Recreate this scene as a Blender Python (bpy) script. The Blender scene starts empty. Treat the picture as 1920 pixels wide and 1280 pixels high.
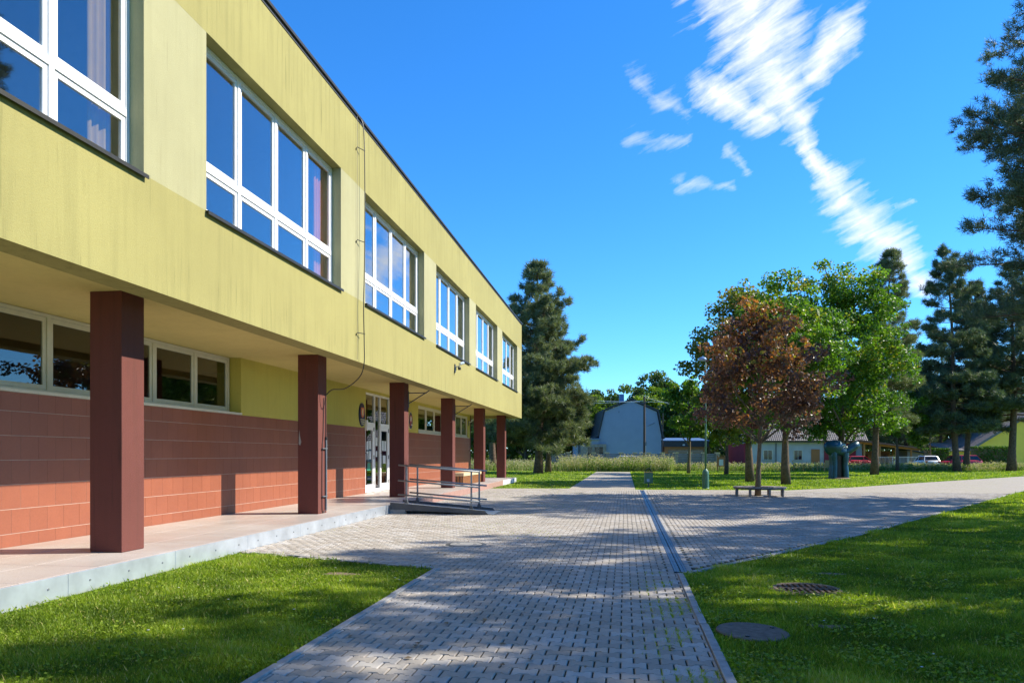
import bpy, bmesh, math, random
import numpy as np
from mathutils import Vector
R = math.radians
SC = bpy.context.scene
COL = SC.collection

# ------------------------------------------------------------------ camera
FPX, VPU, HOR, EYE = 1400.0, 211.0, 851.0, 1.6
TH = math.atan(VPU / FPX); CS, SN = math.cos(TH), math.sin(TH)
cam_d = bpy.data.cameras.new('camera'); cam = bpy.data.objects.new('camera', cam_d); COL.objects.link(cam)
cam.location = (0, 0, EYE); cam.rotation_euler = (R(90), 0, TH)
cam_d.sensor_width = 36.0; cam_d.lens = FPX / 1920 * 36.0
cam_d.shift_y = (HOR - 640) / 1920.0
cam_d.clip_start = 0.05; cam_d.clip_end = 3000
SC.camera = cam

def at(u, d):
    """ground point seen in photo column u at depth d (metres along the view axis)"""
    L = (u - 960) / FPX * d
    return (L * CS - d * SN, L * SN + d * CS)

# ------------------------------------------------------------------ light
SUNV = Vector((1.0, 0.28, 0.893)).normalized()
SUN_EL = math.asin(SUNV.z); SUN_AZ = math.atan2(SUNV.x, SUNV.y)   # from +Y towards +X
sun_d = bpy.data.lights.new('sun', 'SUN'); sun = bpy.data.objects.new('sun', sun_d); COL.objects.link(sun)
sun_d.energy = 4.7; sun_d.angle = R(0.53); sun_d.color = (1.0, 0.93, 0.80)
sun.rotation_euler = (-SUNV).to_track_quat('-Z', 'Y').to_euler(); sun.location = (30, 10, 40)
SC.view_settings.view_transform = 'Standard'; SC.view_settings.look = 'None'
SC.view_settings.gamma = 1.0; SC.view_settings.exposure = 0.98

# ------------------------------------------------------------------ world: clear sky with one trail of cirrus
W = bpy.data.worlds.new('World'); SC.world = W; W.use_nodes = True
wt = W.node_tree; wn = wt.nodes; wl = wt.links
for n in list(wn): wn.remove(n)
def wnode(t, **k):
    n = wn.new(t)
    for a, b in k.items(): setattr(n, a, b)
    return n
def wm(op, a, b=None, c=None, clamp=False):
    n = wnode('ShaderNodeMath', operation=op, use_clamp=clamp)
    for i, x in enumerate((a, b, c)):
        if x is None: continue
        if isinstance(x, (int, float)): n.inputs[i].default_value = x
        else: wl.new(x, n.inputs[i])
    return n.outputs[0]
def wv(op, a, b=None):
    n = wnode('ShaderNodeVectorMath', operation=op)
    for i, x in enumerate((a, b)):
        if x is None: continue
        if isinstance(x, (tuple, list)): n.inputs[i].default_value = x
        else: wl.new(x, n.inputs[i])
    return n
sky = wnode('ShaderNodeTexSky', sky_type='NISHITA', sun_disc=False)
sky.sun_elevation = SUN_EL; sky.sun_rotation = SUN_AZ
sky.altitude = 300; sky.air_density = 1.0; sky.dust_density = 0.0; sky.ozone_density = 6.0
hsv = wnode('ShaderNodeHueSaturation'); hsv.inputs['Saturation'].default_value = 1.10; hsv.inputs['Value'].default_value = 1.0
bal = wnode('ShaderNodeMixRGB', blend_type='MULTIPLY'); bal.inputs['Fac'].default_value = 1.0; bal.inputs['Color2'].default_value = (.66, .92, 1.16, 1)   # the photograph's cool white balance
wl.new(sky.outputs[0], bal.inputs['Color1']); wl.new(bal.outputs[0], hsv.inputs['Color'])
tc = wnode('ShaderNodeTexCoord'); sep = wnode('ShaderNodeSeparateXYZ'); wl.new(tc.outputs['Generated'], sep.inputs[0])
az = wm('ARCTAN2', sep.outputs[0], sep.outputs[1]); el = wm('ARCSINE', sep.outputs[2])
cmb = wnode('ShaderNodeCombineXYZ'); wl.new(az, cmb.inputs[0]); wl.new(el, cmb.inputs[1]); AE = cmb.outputs[0]
wz = wnode('ShaderNodeTexNoise'); wl.new(AE, wz.inputs['Vector']); wz.inputs['Scale'].default_value = 26; wz.inputs['Detail'].default_value = 6; wz.inputs['Roughness'].default_value = .62
wsub = wv('SUBTRACT', wz.outputs['Color'], (.5, .5, .5)); wmul = wv('MULTIPLY', wsub.outputs[0], (.042, .020, 0)); AE0 = AE; AE = wv('ADD', AE0, wmul.outputs[0]).outputs[0]
def sky_pt(u, v):
    lat, up = (u - 960) / FPX, (HOR - v) / FPX
    x, y = lat * CS - SN, lat * SN + CS
    return (math.atan2(x, y), math.atan2(up, math.hypot(x, y)), 0)
def seg(a, b, wa, wb):
    A, B = Vector(sky_pt(*a)), Vector(sky_pt(*b)); BA = B - A
    pa = wv('SUBTRACT', AE, tuple(A)).outputs[0]
    h = wm('MULTIPLY', wv('DOT_PRODUCT', pa, tuple(BA)).outputs['Value'], 1.0 / BA.length_squared, clamp=True)
    sc = wnode('ShaderNodeVectorMath', operation='SCALE'); sc.inputs[0].default_value = tuple(BA); wl.new(h, sc.inputs['Scale'])
    dist = wv('LENGTH', wv('SUBTRACT', pa, sc.outputs[0]).outputs[0]).outputs['Value']
    wid = wm('MULTIPLY_ADD', h, (wb - wa) / FPX, wa / FPX)
    return wm('SUBTRACT', 1.0, wm('DIVIDE', dist, wid), clamp=True)
trail = [((1385, -90), (1425, 90), 185, 150), ((1425, 90), (1495, 215), 150, 62), ((1495, 215), (1525, 300), 60, 26),
         ((1525, 300), (1585, 375), 30, 62), ((1585, 375), (1665, 460), 72, 72), ((1665, 460), (1735, 535), 78, 42),
         ((1590, 50), (1530, 130), 66, 50), ((1330, 170), (1440, 225), 60, 46)]
wisps = [((1190, 150), (1285, 215), 34, 36), ((1180, 268), (1290, 265), 30, 26), ((1360, 280), (1400, 318), 22, 18),
         ((1280, 345), (1370, 350), 26, 18), ((1672, 390), (1720, 376), 11, 9)]
def big(lst):
    m = None
    for s in lst:
        f = seg(*s); m = f if m is None else wm('MAXIMUM', m, f)
    return m
mt, ms = big(trail), big(wisps)
mr = wnode('ShaderNodeMapping'); wl.new(AE0, mr.inputs['Vector']); mr.inputs['Rotation'].default_value = (0, 0, R(-22))
mp = wnode('ShaderNodeMapping'); wl.new(mr.outputs[0], mp.inputs['Vector']); mp.inputs['Scale'].default_value = (12, 70, 1)
n1 = wnode('ShaderNodeTexNoise'); wl.new(mp.outputs[0], n1.inputs['Vector']); n1.inputs['Scale'].default_value = 1.0; n1.inputs['Detail'].default_value = 8; n1.inputs['Roughness'].default_value = 0.62; n1.inputs['Distortion'].default_value = 0.35
n2 = wnode('ShaderNodeTexNoise'); wl.new(AE, n2.inputs['Vector']); n2.inputs['Scale'].default_value = 16; n2.inputs['Detail'].default_value = 7; n2.inputs['Roughness'].default_value = 0.6
nz = wm('ADD', wm('MULTIPLY', n1.outputs[0], 0.74), wm('MULTIPLY', n2.outputs[0], 0.26))
nz = wm('MULTIPLY', wm('SUBTRACT', nz, 0.5), 2.9)
ct = wm('MULTIPLY', wm('ADD', wm('MULTIPLY', mt, 1.25), wm('SUBTRACT', nz, 0.47)), wm('MULTIPLY', mt, 2.0, clamp=True), clamp=True)
cw = wm('MULTIPLY', wm('ADD', wm('MULTIPLY', ms, .85), wm('SUBTRACT', nz, 0.42)), wm('MULTIPLY', ms, 1.8, clamp=True), clamp=True)
cl = wm('MAXIMUM', ct, wm('MULTIPLY', cw, 0.62))
mix = wnode('ShaderNodeMixRGB'); wl.new(cl, mix.inputs['Fac']); wl.new(hsv.outputs[0], mix.inputs['Color1']); mix.inputs['Color2'].default_value = (4.9, 5.0, 5.15, 1)
bg = wnode('ShaderNodeBackground'); wl.new(mix.outputs[0], bg.inputs['Color']); bg.inputs['Strength'].default_value = 0.125
wo = wnode('ShaderNodeOutputWorld'); wl.new(bg.outputs[0], wo.inputs['Surface'])

# ------------------------------------------------------------------ material helpers
class NT:
    def __init__(s, name):
        s.m = bpy.data.materials.new(name); s.m.use_nodes = True
        s.t = s.m.node_tree; s.n = s.t.nodes; s.l = s.t.links
        s.p = s.n['Principled BSDF']; s.out = s.n['Material Output']
        s.pos = s.n.new('ShaderNodeNewGeometry').outputs['Position']
    def node(s, t, **k):
        n = s.n.new(t)
        for a, b in k.items(): setattr(n, a, b)
        return n
    def vec(s, scale=(1, 1, 1), rot=(0, 0, 0)):
        m = s.node('ShaderNodeMapping'); s.l.new(s.pos, m.inputs['Vector'])
        m.inputs['Scale'].default_value = scale; m.inputs['Rotation'].default_value = rot
        return m.outputs[0]
    def noise(s, scale=5, detail=4, rough=.55, vec=None, dist=0):
        n = s.node('ShaderNodeTexNoise'); s.l.new(vec if vec is not None else s.pos, n.inputs['Vector'])
        n.inputs['Scale'].default_value = scale; n.inputs['Detail'].default_value = detail
        n.inputs['Roughness'].default_value = rough; n.inputs['Distortion'].default_value = dist
        return n.outputs[0]
    def ramp(s, fac, stops, interp='LINEAR'):
        r = s.node('ShaderNodeValToRGB'); s.l.new(fac, r.inputs[0]); cr = r.color_ramp; cr.interpolation = interp
        while len(cr.elements) < len(stops): cr.elements.new(0.5)
        for e, (p, c) in zip(cr.elements, stops):
            e.position = p; e.color = (c, c, c, 1) if isinstance(c, (int, float)) else (*c, 1)
        return r.outputs[0]
    def mix(s, fac, a, b, mode='MIX'):
        n = s.node('ShaderNodeMixRGB', blend_type=mode)
        for i, x in enumerate((fac, a, b)):
            if isinstance(x, (int, float)): n.inputs[i].default_value = x if i == 0 else (x, x, x, 1)
            elif isinstance(x, (tuple, list)): n.inputs[i].default_value = (*x, 1)
            else: s.l.new(x, n.inputs[i])
        return n.outputs[0]
    def math(s, op, a, b=None, clamp=False):
        n = s.node('ShaderNodeMath', operation=op, use_clamp=clamp)
        for i, x in enumerate((a, b)):
            if x is None: continue
            if isinstance(x, (int, float)): n.inputs[i].default_value = x
            else: s.l.new(x, n.inputs[i])
        return n.outputs[0]
    def bump(s, h, strength=.3, dist=.01):
        b = s.node('ShaderNodeBump'); s.l.new(h, b.inputs['Height']); b.inputs['Strength'].default_value = strength; b.inputs['Distance'].default_value = dist
        s.l.new(b.outputs[0], s.p.inputs['Normal'])
    def col(s, c):
        if isinstance(c, (tuple, list)): s.p.inputs['Base Color'].default_value = (*c, 1)
        else: s.l.new(c, s.p.inputs['Base Color'])
    def set(s, rough=.7, metal=0, spec=.5):
        s.p.inputs['Roughness'].default_value = rough; s.p.inputs['Metallic'].default_value = metal
        s.p.inputs['Specular IOR Level'].default_value = spec
        return s
    def rnd(s):
        return s.node('ShaderNodeObjectInfo').outputs['Random']
    def attr(s, name):
        return s.node('ShaderNodeAttribute', attribute_name=name).outputs['Fac']
def lerp3(a, k): return tuple(x * k for x in a)

def m_plain(name, c, rough=.6, metal=0, spec=.5, var=.18, scale=6, bump=0, bscale=60):
    t = NT(name).set(rough, metal, spec)
    n = t.noise(scale, 5)
    t.col(t.ramp(n, [(.25, lerp3(c, 1 - var)), (.75, lerp3(c, 1 + var))]))
    if bump: t.bump(t.noise(bscale, 4), bump, .004)
    return t.m

def m_stucco(name, c, streak=.25, dirt=(.10, .10, .04)):
    t = NT(name).set(.92, 0, .2)
    st = t.noise(1.0, 5, .6, t.vec((7, 7, .35)))            # rain streaks, stretched down the wall
    big = t.noise(.45, 4, .6)
    fine = t.noise(55, 3, .6)
    grain = t.noise(170, 2, .5)
    base = t.ramp(big, [(.3, lerp3(c, .90)), (.7, lerp3(c, 1.06))])
    base = t.mix(t.ramp(grain, [(.3, .55), (.62, 0.0)]), base, lerp3(c, .66))
    f = t.ramp(st, [(.48, 0.0), (.78, 1.0)])
    zc = t.node('ShaderNodeSeparateXYZ'); t.l.new(t.pos, zc.inputs[0]); zf = t.node('ShaderNodeMapRange'); t.l.new(zc.outputs[2], zf.inputs[0]); zf.inputs[1].default_value = 0; zf.inputs[2].default_value = 10
    where = t.ramp(zf.outputs[0], [(0.0, 1.0), (.05, .45), (.37, 1.0), (.45, .55), (.60, .35), (.76, .45), (.90, 1.25)])
    f = t.math('MULTIPLY', t.math('MULTIPLY', f, streak), where)
    base = t.mix(f, base, dirt)
    blot = t.ramp(t.noise(1.6, 6, .7, None, .8), [(.52, 0.0), (.60, .22), (.75, .30)])
    base = t.mix(blot, base, lerp3(c, .80))
    drip = t.ramp(t.noise(1.0, 3, .5, t.vec((16, 16, .8))), [(.64, 0.0), (.72, 1.0)])
    base = t.mix(t.math('MULTIPLY', t.math('MULTIPLY', drip, streak * 1.0), where), base, lerp3(dirt, .8))
    t.col(base); t.bump(t.math('ADD', fine, grain), .55, .006)
    return t.m

def m_leaf(name, stops, trans=.35, rough=.42, spec=.45, spot=None):
    t = NT(name).set(rough, 0, spec)
    c = t.ramp(t.attr('tint'), stops)
    t.col(c)
    tr = t.node('ShaderNodeBsdfTranslucent'); mixs = t.node('ShaderNodeMixShader'); mixs.inputs[0].default_value = trans
    c2 = t.mix(1.0, c, (1.25, 1.35, .55), 'MULTIPLY')
    t.l.new(c2, tr.inputs['Color']); t.l.new(t.p.outputs[0], mixs.inputs[1]); t.l.new(tr.outputs[0], mixs.inputs[2])
    t.l.new(mixs.outputs[0], t.out.inputs['Surface'])
    return t.m

def m_glass(name, f0=.10, tint=(.86, .89, .89)):
    t = NT(name)
    lw = t.node('ShaderNodeLayerWeight'); lw.inputs['Blend'].default_value = .5
    fr_ = t.math('ADD', t.math('MULTIPLY', t.math('POWER', lw.outputs['Facing'], 3.4), 1 - f0), f0, clamp=True)
    tr = t.node('ShaderNodeBsdfTransparent'); tr.inputs['Color'].default_value = (*tint, 1)
    gl = t.node('ShaderNodeBsdfGlossy'); gl.inputs['Roughness'].default_value = 0.005; gl.inputs['Color'].default_value = (.95, .97, 1, 1)
    b = t.node('ShaderNodeBump'); t.l.new(t.noise(1.3, 2), b.inputs['Height']); b.inputs['Strength'].default_value = .02; b.inputs['Distance'].default_value = .02
    t.l.new(b.outputs[0], gl.inputs['Normal'])
    mx = t.node('ShaderNodeMixShader'); t.l.new(fr_, mx.inputs[0]); t.l.new(tr.outputs[0], mx.inputs[1]); t.l.new(gl.outputs[0], mx.inputs[2])
    t.l.new(mx.outputs[0], t.out.inputs['Surface'])
    return t.m

M = {}
M['yellow'] = m_stucco('yellow_stucco', (.36, .325, .125), .36)
M['pale'] = m_stucco('pale_pier_stucco', (.41, .39, .22), .50, (.20, .19, .09))
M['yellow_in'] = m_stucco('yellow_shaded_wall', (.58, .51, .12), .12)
M['ceiling'] = m_stucco('cream_ceiling', (.64, .55, .21), .10)
M['maroon'] = m_stucco('maroon_stucco', (.155, .054, .043), .5, (.075, .04, .03))
M['flash'] = m_plain('dark_flashing', (.035, .032, .022), .5, .3)
M['white'] = m_plain('white_plastic_frame', (.80, .80, .80), .35, 0, .5, .03)
M['cream_frame'] = m_plain('cream_frame', (.62, .60, .50), .5, 0, .4, .06)
M['glass'] = m_glass('window_glass')
M['glass_low'] = m_glass('ground_window_glass', .07, (.55, .57, .55))
M['galv'] = m_plain('galvanised_steel', (.58, .62, .66), .34, .6, .5, .22, 3)
M['steel_rail'] = m_plain('rail_steel', (.22, .235, .245), .48, .5, .5, .12, 8)
M['grey_dark'] = m_plain('dark_grey_metal', (.09, .095, .10), .5, .4)
M['black'] = m_plain('black_plastic', (.015, .015, .016), .5)
M['concrete'] = m_plain('concrete', (.27, .26, .24), .9, 0, .2, .22, 7, .4, 90)
M['kerb'] = m_plain('kerb_concrete', (.30, .295, .285), .92, 0, .2, .28, 9, .5, 110)
M['interior'] = m_plain('interior_plaster', (.50, .48, .43), .9, 0, .2, .05)
M['floor_in'] = m_plain('interior_floor', (.20, .16, .11), .6)
M['orange_cloth'] = m_plain('orange_curtain', (.70, .22, .02), .9, 0, .1, .1)
M['tan_cloth'] = m_plain('tan_curtain', (.42, .27, .07), .9, 0, .1, .1)
M['grey_cloth'] = m_plain('grey_curtain', (.34, .31, .24), .9, 0, .1, .1)
M['navy'] = m_plain('navy_enamel', (.018, .022, .075), .3)
M['salmon'] = m_plain('salmon_enamel', (.66, .17, .07), .35)
M['cream'] = m_plain('cream_enamel', (.62, .57, .36), .4)
M['red_en'] = m_plain('red_enamel', (.42, .03, .035), .35)
M['paper'] = m_plain('paper_sheet', (.55, .58, .57), .8, 0, .3, .04)
M['green_sheet'] = m_plain('green_sheet', (.03, .22, .13), .6)
M['wood_pale'] = m_plain('pale_wood', (.60, .46, .27), .6, 0, .4, .15, 8)
M['wood_brown'] = m_plain('brown_slat', (.33, .14, .05), .6, 0, .4, .2, 8)
M['wood_grey'] = m_plain('weathered_wood', (.24, .205, .18), .75, 0, .4, .22, 10)
M['wood_gold'] = m_plain('golden_wood', (.50, .27, .07), .55, 0, .4, .15, 8)
M['pole_wood'] = m_plain('tarred_pole', (.06, .045, .035), .85)
M['green_paint'] = m_plain('green_paint', (.045, .13, .095), .45, 0, .5, .15)
M['bronze'] = m_plain('patinated_bronze', (.012, .060, .085), .36, .35, .5, .5, 2.2, .3, 20)
M['bronze_lt'] = m_plain('pale_patina', (.20, .31, .32), .45, .3, .5, .4, 3)
M['bronze_br'] = m_plain('brown_bronze', (.035, .022, .016), .45, .4, .5, .4, 3)
M['highlight'] = m_plain('bronze_highlight', (.62, .58, .47), .35, .4)  # pale colour paints the bright highlights on the sculpture's knobs
M['stone_red'] = m_plain('red_granite', (.34, .20, .16), .8, 0, .3, .35, 40, .3)
M['granite_cap'] = m_plain('pale_slab_edge', (.58, .57, .55), .7, 0, .3, .1, 10)
M['bark'] = m_plain('bark', (.115, .085, .060), .95, 0, .1, .45, 9, .9, 22)
M['bark_young'] = m_plain('young_bark', (.17, .125, .075), .9, 0, .15, .3, 12, .6, 30)
M['bark_pine'] = m_plain('pine_bark', (.13, .088, .062), .95, 0, .1, .5, 7, .9, 18)
M['house_blue'] = m_plain('pale_render', (.25, .31, .42), .9, 0, .2, .05, 1.2)
M['house_grey'] = m_plain('grey_render', (.40, .43, .47), .9, 0, .2, .12, 1.0)
M['house_red'] = m_plain('maroon_render', (.24, .035, .05), .85, 0, .2, .1, 1.0)
M['house_yellow'] = m_plain('yellow_render', (.95, .62, .10), .9, 0, .2, .08, 1.0)
M['roof_dark'] = m_plain('dark_roof', (.035, .038, .045), .6, 0, .5, .2, 4)
M['roof_blue'] = m_plain('blue_sheet_roof', (.10, .19, .36), .4, .2)
M['roof_tile'] = m_plain('weathered_roof_tile', (.17, .15, .14), .65, 0, .4, .35, 5)
M['roof_brown'] = m_plain('brown_sheet_roof', (.18, .075, .045), .6)
M['stone_clad'] = m_plain('stone_cladding', (.27, .24, .21), .9, 0, .2, .35, 4)
M['timber'] = m_plain('orange_timber', (.42, .19, .07), .7, 0, .3, .2, 4)
M['fence_grey'] = m_plain('grey_fence_board', (.17, .18, .21), .7, 0, .3, .12, 3)
M['dark_glass'] = m_plain('dark_glass', (.012, .016, .022), .06, 0, .6, .02)
M['car_white'] = m_plain('white_car_paint', (.74, .76, .80), .22, 0, .6, .02)
M['car_red'] = m_plain('red_car_paint', (.36, .012, .022), .22, 0, .6, .02)
M['car_silver'] = m_plain('silver_car_paint', (.45, .50, .58), .25, .4, .6, .02)
M['tyre'] = m_plain('tyre_rubber', (.02, .02, .02), .8)
M['lamp_red'] = m_plain('tail_lamp', (.35, .01, .01), .25)
M['lamp_clear'] = m_plain('head_lamp', (.7, .72, .72), .15)
M['lamp_dome'] = m_plain('lamp_dome', (.20, .32, .52), .25)
M['flower_red'] = m_plain('red_petal', (.55, .05, .02), .6)
M['soil'] = m_plain('bare_soil', (.20, .15, .10), .95, 0, .1, .35, 14, .8, 60)

# tile: per-piece tone from the object's own random number or the vertex attribute
def m_piece(name, c, var, rough, spec=.4, stain=None, bump=.25, bscale=120, hue=None):
    t = NT(name).set(rough, 0, spec)
    r = t.math('FRACT', t.math('ADD', t.rnd(), t.attr('tint')))
    base = t.ramp(r, [(0, lerp3(c, 1 - var)), (.5, c), (1, lerp3(hue or c, 1 + var))])
    n = t.noise(2.2, 5, .6)
    base = t.mix(t.ramp(n, [(.35, .0), (.75, .30)]), base, stain or lerp3(c, .55))
    n2_ = t.noise(.55, 6, .68, None, .6)
    base = t.mix(t.ramp(n2_, [(.48, .0), (.58, .22), (.72, .38)]), base, stain or lerp3(c, .55))
    g = t.noise(bscale, 3, .6)
    base = t.mix(t.ramp(g, [(.3, .28), (.6, 0.0)]), base, lerp3(c, .6))
    t.col(base); t.bump(g, bump, .003)
    return t.m
M['tile'] = m_piece('terracotta_tile', (.30, .098, .052), .05, .42, .4, (.22, .07, .04), .05, 40)
M['grout'] = m_plain('tile_grout', (.44, .33, .27), .9)
M['paver'] = m_piece('concrete_paver', (.385, .340, .288), .20, .9, .2, (.23, .21, .165), .6, 160, (.37, .35, .325))

def m_bed():
    t = NT('joint_sand').set(.95, 0, .1)
    n = t.noise(.9, 4, .6); f = t.noise(30, 3)
    c = t.ramp(n, [(.38, (.035, .032, .026)), (.55, (.055, .052, .028)), (.74, (.13, .13, .035))])
    t.col(t.mix(t.ramp(f, [(.4, 0.0), (.7, .5)]), c, (.16, .135, .10)))
    return t.m
M['bed'] = m_bed()
def m_far_paving():
    t = NT('distant_paving').set(.92, 0, .2)
    b = t.node('ShaderNodeTexBrick'); t.l.new(t.pos, b.inputs['Vector']); b.offset = .5
    b.inputs['Scale'].default_value = 1.0; b.inputs['Brick Width'].default_value = .2; b.inputs['Row Height'].default_value = .14
    b.inputs['Mortar Size'].default_value = .006; b.inputs['Color1'].default_value = (.385, .340, .288, 1); b.inputs['Color2'].default_value = (.335, .295, .25, 1); b.inputs['Mortar'].default_value = (.12, .11, .07, 1)
    n = t.noise(.7, 4, .6)
    t.col(t.mix(t.ramp(n, [(.4, 0.0), (.75, .45)]), b.outputs[0], (.30, .29, .17)))
    return t.m
M['far_paving'] = m_far_paving()
def m_lawn():
    t = NT('lawn_soil_and_turf').set(.95, 0, .1)
    n = t.noise(.35, 5, .6); f = t.noise(9, 5, .65); g = t.noise(60, 3, .6)
    c = t.ramp(n, [(.3, (.12, .20, .018)), (.55, (.18, .27, .024)), (.75, (.27, .31, .05))])
    c = t.mix(t.ramp(f, [(.35, .55), (.65, 0.0)]), c, (.07, .12, .014))
    c = t.mix(t.ramp(g, [(.62, 0.0), (.8, .35)]), c, (.14, .15, .05))
    t.col(c); t.bump(t.math('ADD', f, g), .9, .03)
    return t.m
M['lawn'] = m_lawn()
M['blade'] = m_leaf('grass_blade', [(0, (.085, .14, .014)), (.4, (.21, .30, .022)), (.8, (.37, .44, .045)), (1, (.54, .46, .17))], .45, .5, .3)
M['weed'] = m_leaf('tall_weed', [(0, (.08, .15, .022)), (.45, (.17, .26, .045)), (.7, (.27, .28, .11)), (1, (.44, .37, .28))], .35, .7, .15)
M['maple'] = m_leaf('green_maple_leaf', [(0, (.05, .11, .012)), (.5, (.10, .20, .018)), (.85, (.17, .29, .025)), (1, (.28, .24, .03))], .45)
M['maple_y'] = m_leaf('yellowing_maple_leaf', [(0, (.08, .12, .015)), (.5, (.14, .18, .022)), (.8, (.23, .23, .03)), (1, (.32, .16, .025))], .42)
M['redmaple'] = m_leaf('purple_maple_leaf', [(0, (.075, .042, .044)), (.4, (.17, .078, .06)), (.7, (.27, .115, .055)), (.88, (.46, .15, .04)), (1, (.28, .25, .05))], .36, .42, .5)
M['bright'] = m_leaf('bright_green_leaf', [(0, (.07, .13, .012)), (.5, (.13, .21, .018)), (1, (.21, .27, .03))], .42, .5, .3)
M['darkleaf'] = m_leaf('dark_green_leaf', [(0, (.035, .07, .018)), (.6, (.075, .125, .028)), (1, (.13, .19, .04))], .35, .5, .3)
M['needle'] = m_leaf('pine_needle', [(0, (.065, .09, .046)), (.5, (.15, .18, .095)), (.85, (.25, .27, .15)), (1, (.34, .31, .19))], .30, .5, .3)
M['needle_d'] = m_leaf('dark_pine_needle', [(0, (.045, .072, .046)), (.5, (.095, .135, .082)), (.85, (.16, .20, .115)), (1, (.25, .23, .14))], .24, .5, .3)
M['hedge'] = m_leaf('hedge_leaf', [(0, (.03, .07, .012)), (.5, (.06, .14, .014)), (1, (.12, .22, .02))], .3, .6, .3)

# ------------------------------------------------------------------ mesh helpers
def tag(o, label=None, cat=None, group=None, kind=None):
    if label: o['label'] = label
    if cat: o['category'] = cat
    if group: o['group'] = group
    if kind: o['kind'] = kind
    return o
def link(name, me, mat=None, parent=None):
    o = bpy.data.objects.new(name, me); COL.objects.link(o)
    if mat is not None: me.materials.append(M[mat] if isinstance(mat, str) else mat)
    if parent is not None: o.parent = parent
    return o
def empty(name, loc=(0, 0, 0), rz=0):
    o = bpy.data.objects.new(name, None); COL.objects.link(o); o.location = loc; o.rotation_euler = (0, 0, rz)
    o.empty_display_size = .2
    return o
class MB:
    def __init__(s): s.v = []; s.f = []
    def add(s, vs, fs):
        k = len(s.v); s.v += [tuple(map(float, p)) for p in vs]; s.f += [tuple(i + k for i in f) for f in fs]; return s
    def box(s, x0, x1, y0, y1, z0, z1):
        return s.add([(x0, y0, z0), (x1, y0, z0), (x1, y1, z0), (x0, y1, z0), (x0, y0, z1), (x1, y0, z1), (x1, y1, z1), (x0, y1, z1)],
                     [(3, 2, 1, 0), (4, 5, 6, 7), (0, 1, 5, 4), (1, 2, 6, 5), (2, 3, 7, 6), (3, 0, 4, 7)])
    def tube(s, pts, rad, n=8, caps=True):
        pts = [Vector(p) for p in pts]
        if not isinstance(rad, (list, tuple)): rad = [rad] * len(pts)
        k = len(s.v); prev = None
        for i, p in enumerate(pts):
            t = (pts[min(i + 1, len(pts) - 1)] - pts[max(i - 1, 0)])
            t = t.normalized() if t.length > 1e-9 else Vector((0, 0, 1))
            a = (Vector((1, 0, 0)) if abs(t.x) < .9 else Vector((0, 1, 0))) if prev is None else prev
            a = (a - t * a.dot(t)).normalized(); b = t.cross(a); prev = a
            for j in range(n):
                q = 2 * math.pi * j / n
                s.v.append(tuple(p + (a * math.cos(q) + b * math.sin(q)) * rad[i]))
        for i in range(len(pts) - 1):
            for j in range(n):
                s.f.append((k + i * n + j, k + i * n + (j + 1) % n, k + (i + 1) * n + (j + 1) % n, k + (i + 1) * n + j))
        if caps:
            s.f.append(tuple(k + j for j in reversed(range(n)))); s.f.append(tuple(k + (len(pts) - 1) * n + j for j in range(n)))
        return s
    def lathe(s, prof, c=(0, 0, 0), n=20):
        k = len(s.v)
        for r, z in prof:
            for j in range(n):
                q = 2 * math.pi * j / n; s.v.append((c[0] + r * math.cos(q), c[1] + r * math.sin(q), c[2] + z))
        for i in range(len(prof) - 1):
            for j in range(n):
                s.f.append((k + i * n + j, k + i * n + (j + 1) % n, k + (i + 1) * n + (j + 1) % n, k + (i + 1) * n + j))
        s.f.append(tuple(k + j for j in reversed(range(n)))); s.f.append(tuple(k + (len(prof) - 1) * n + j for j in range(n)))
        return s
    def prism(s, poly, axis, a0, a1):
        """poly: 2D points; axis 'x' -> (y,z) poly, 'y' -> (x,z) poly, 'z' -> (x,y) poly"""
        n = len(poly)
        def P(p, a): return {'x': (a, p[0], p[1]), 'y': (p[0], a, p[1]), 'z': (p[0], p[1], a)}[axis]
        vs = [P(p, a0) for p in poly] + [P(p, a1) for p in poly]
        fs = [tuple(reversed(range(n))), tuple(range(n, 2 * n))] + [(i, (i + 1) % n, n + (i + 1) % n, n + i) for i in range(n)]
        return s.add(vs, fs)
    def build(s, name, mat, parent=None, bevel=0, smooth=False):
        me = bpy.data.meshes.new(name); me.from_pydata(s.v, [], s.f)
        bm = bmesh.new(); bm.from_mesh(me); bmesh.ops.recalc_face_normals(bm, faces=bm.faces)
        if bevel: bmesh.ops.bevel(bm, geom=bm.edges[:], offset=bevel, segments=2, profile=.6, affect='EDGES', clamp_overlap=True)
        bm.to_mesh(me); bm.free()
        if smooth:
            for p in me.polygons: p.use_smooth = True
        return link(name, me, mat, parent)
def np_mesh(name, V, F, mat, parent=None, tint=None, smooth=False):
    """V (n,3), F (m,k) all faces k-sided"""
    V = np.asarray(V, np.float32); F = np.asarray(F, np.int32); k = F.shape[1]
    me = bpy.data.meshes.new(name)
    me.vertices.add(len(V)); me.vertices.foreach_set('co', V.ravel())
    me.loops.add(F.size); me.loops.foreach_set('vertex_index', F.ravel())
    me.polygons.add(len(F)); me.polygons.foreach_set('loop_start', np.arange(0, F.size, k, dtype=np.int32))
    me.polygons.foreach_set('loop_total', np.full(len(F), k, np.int32))
    if smooth: me.polygons.foreach_set('use_smooth', np.ones(len(F), bool))
    if tint is not None:
        a = me.attributes.new('tint', 'FLOAT', 'POINT'); a.data.foreach_set('value', np.asarray(tint, np.float32))
    me.update(calc_edges=True); me.validate()
    if not smooth: me.shade_flat()
    return link(name, me, mat, parent)
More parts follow.
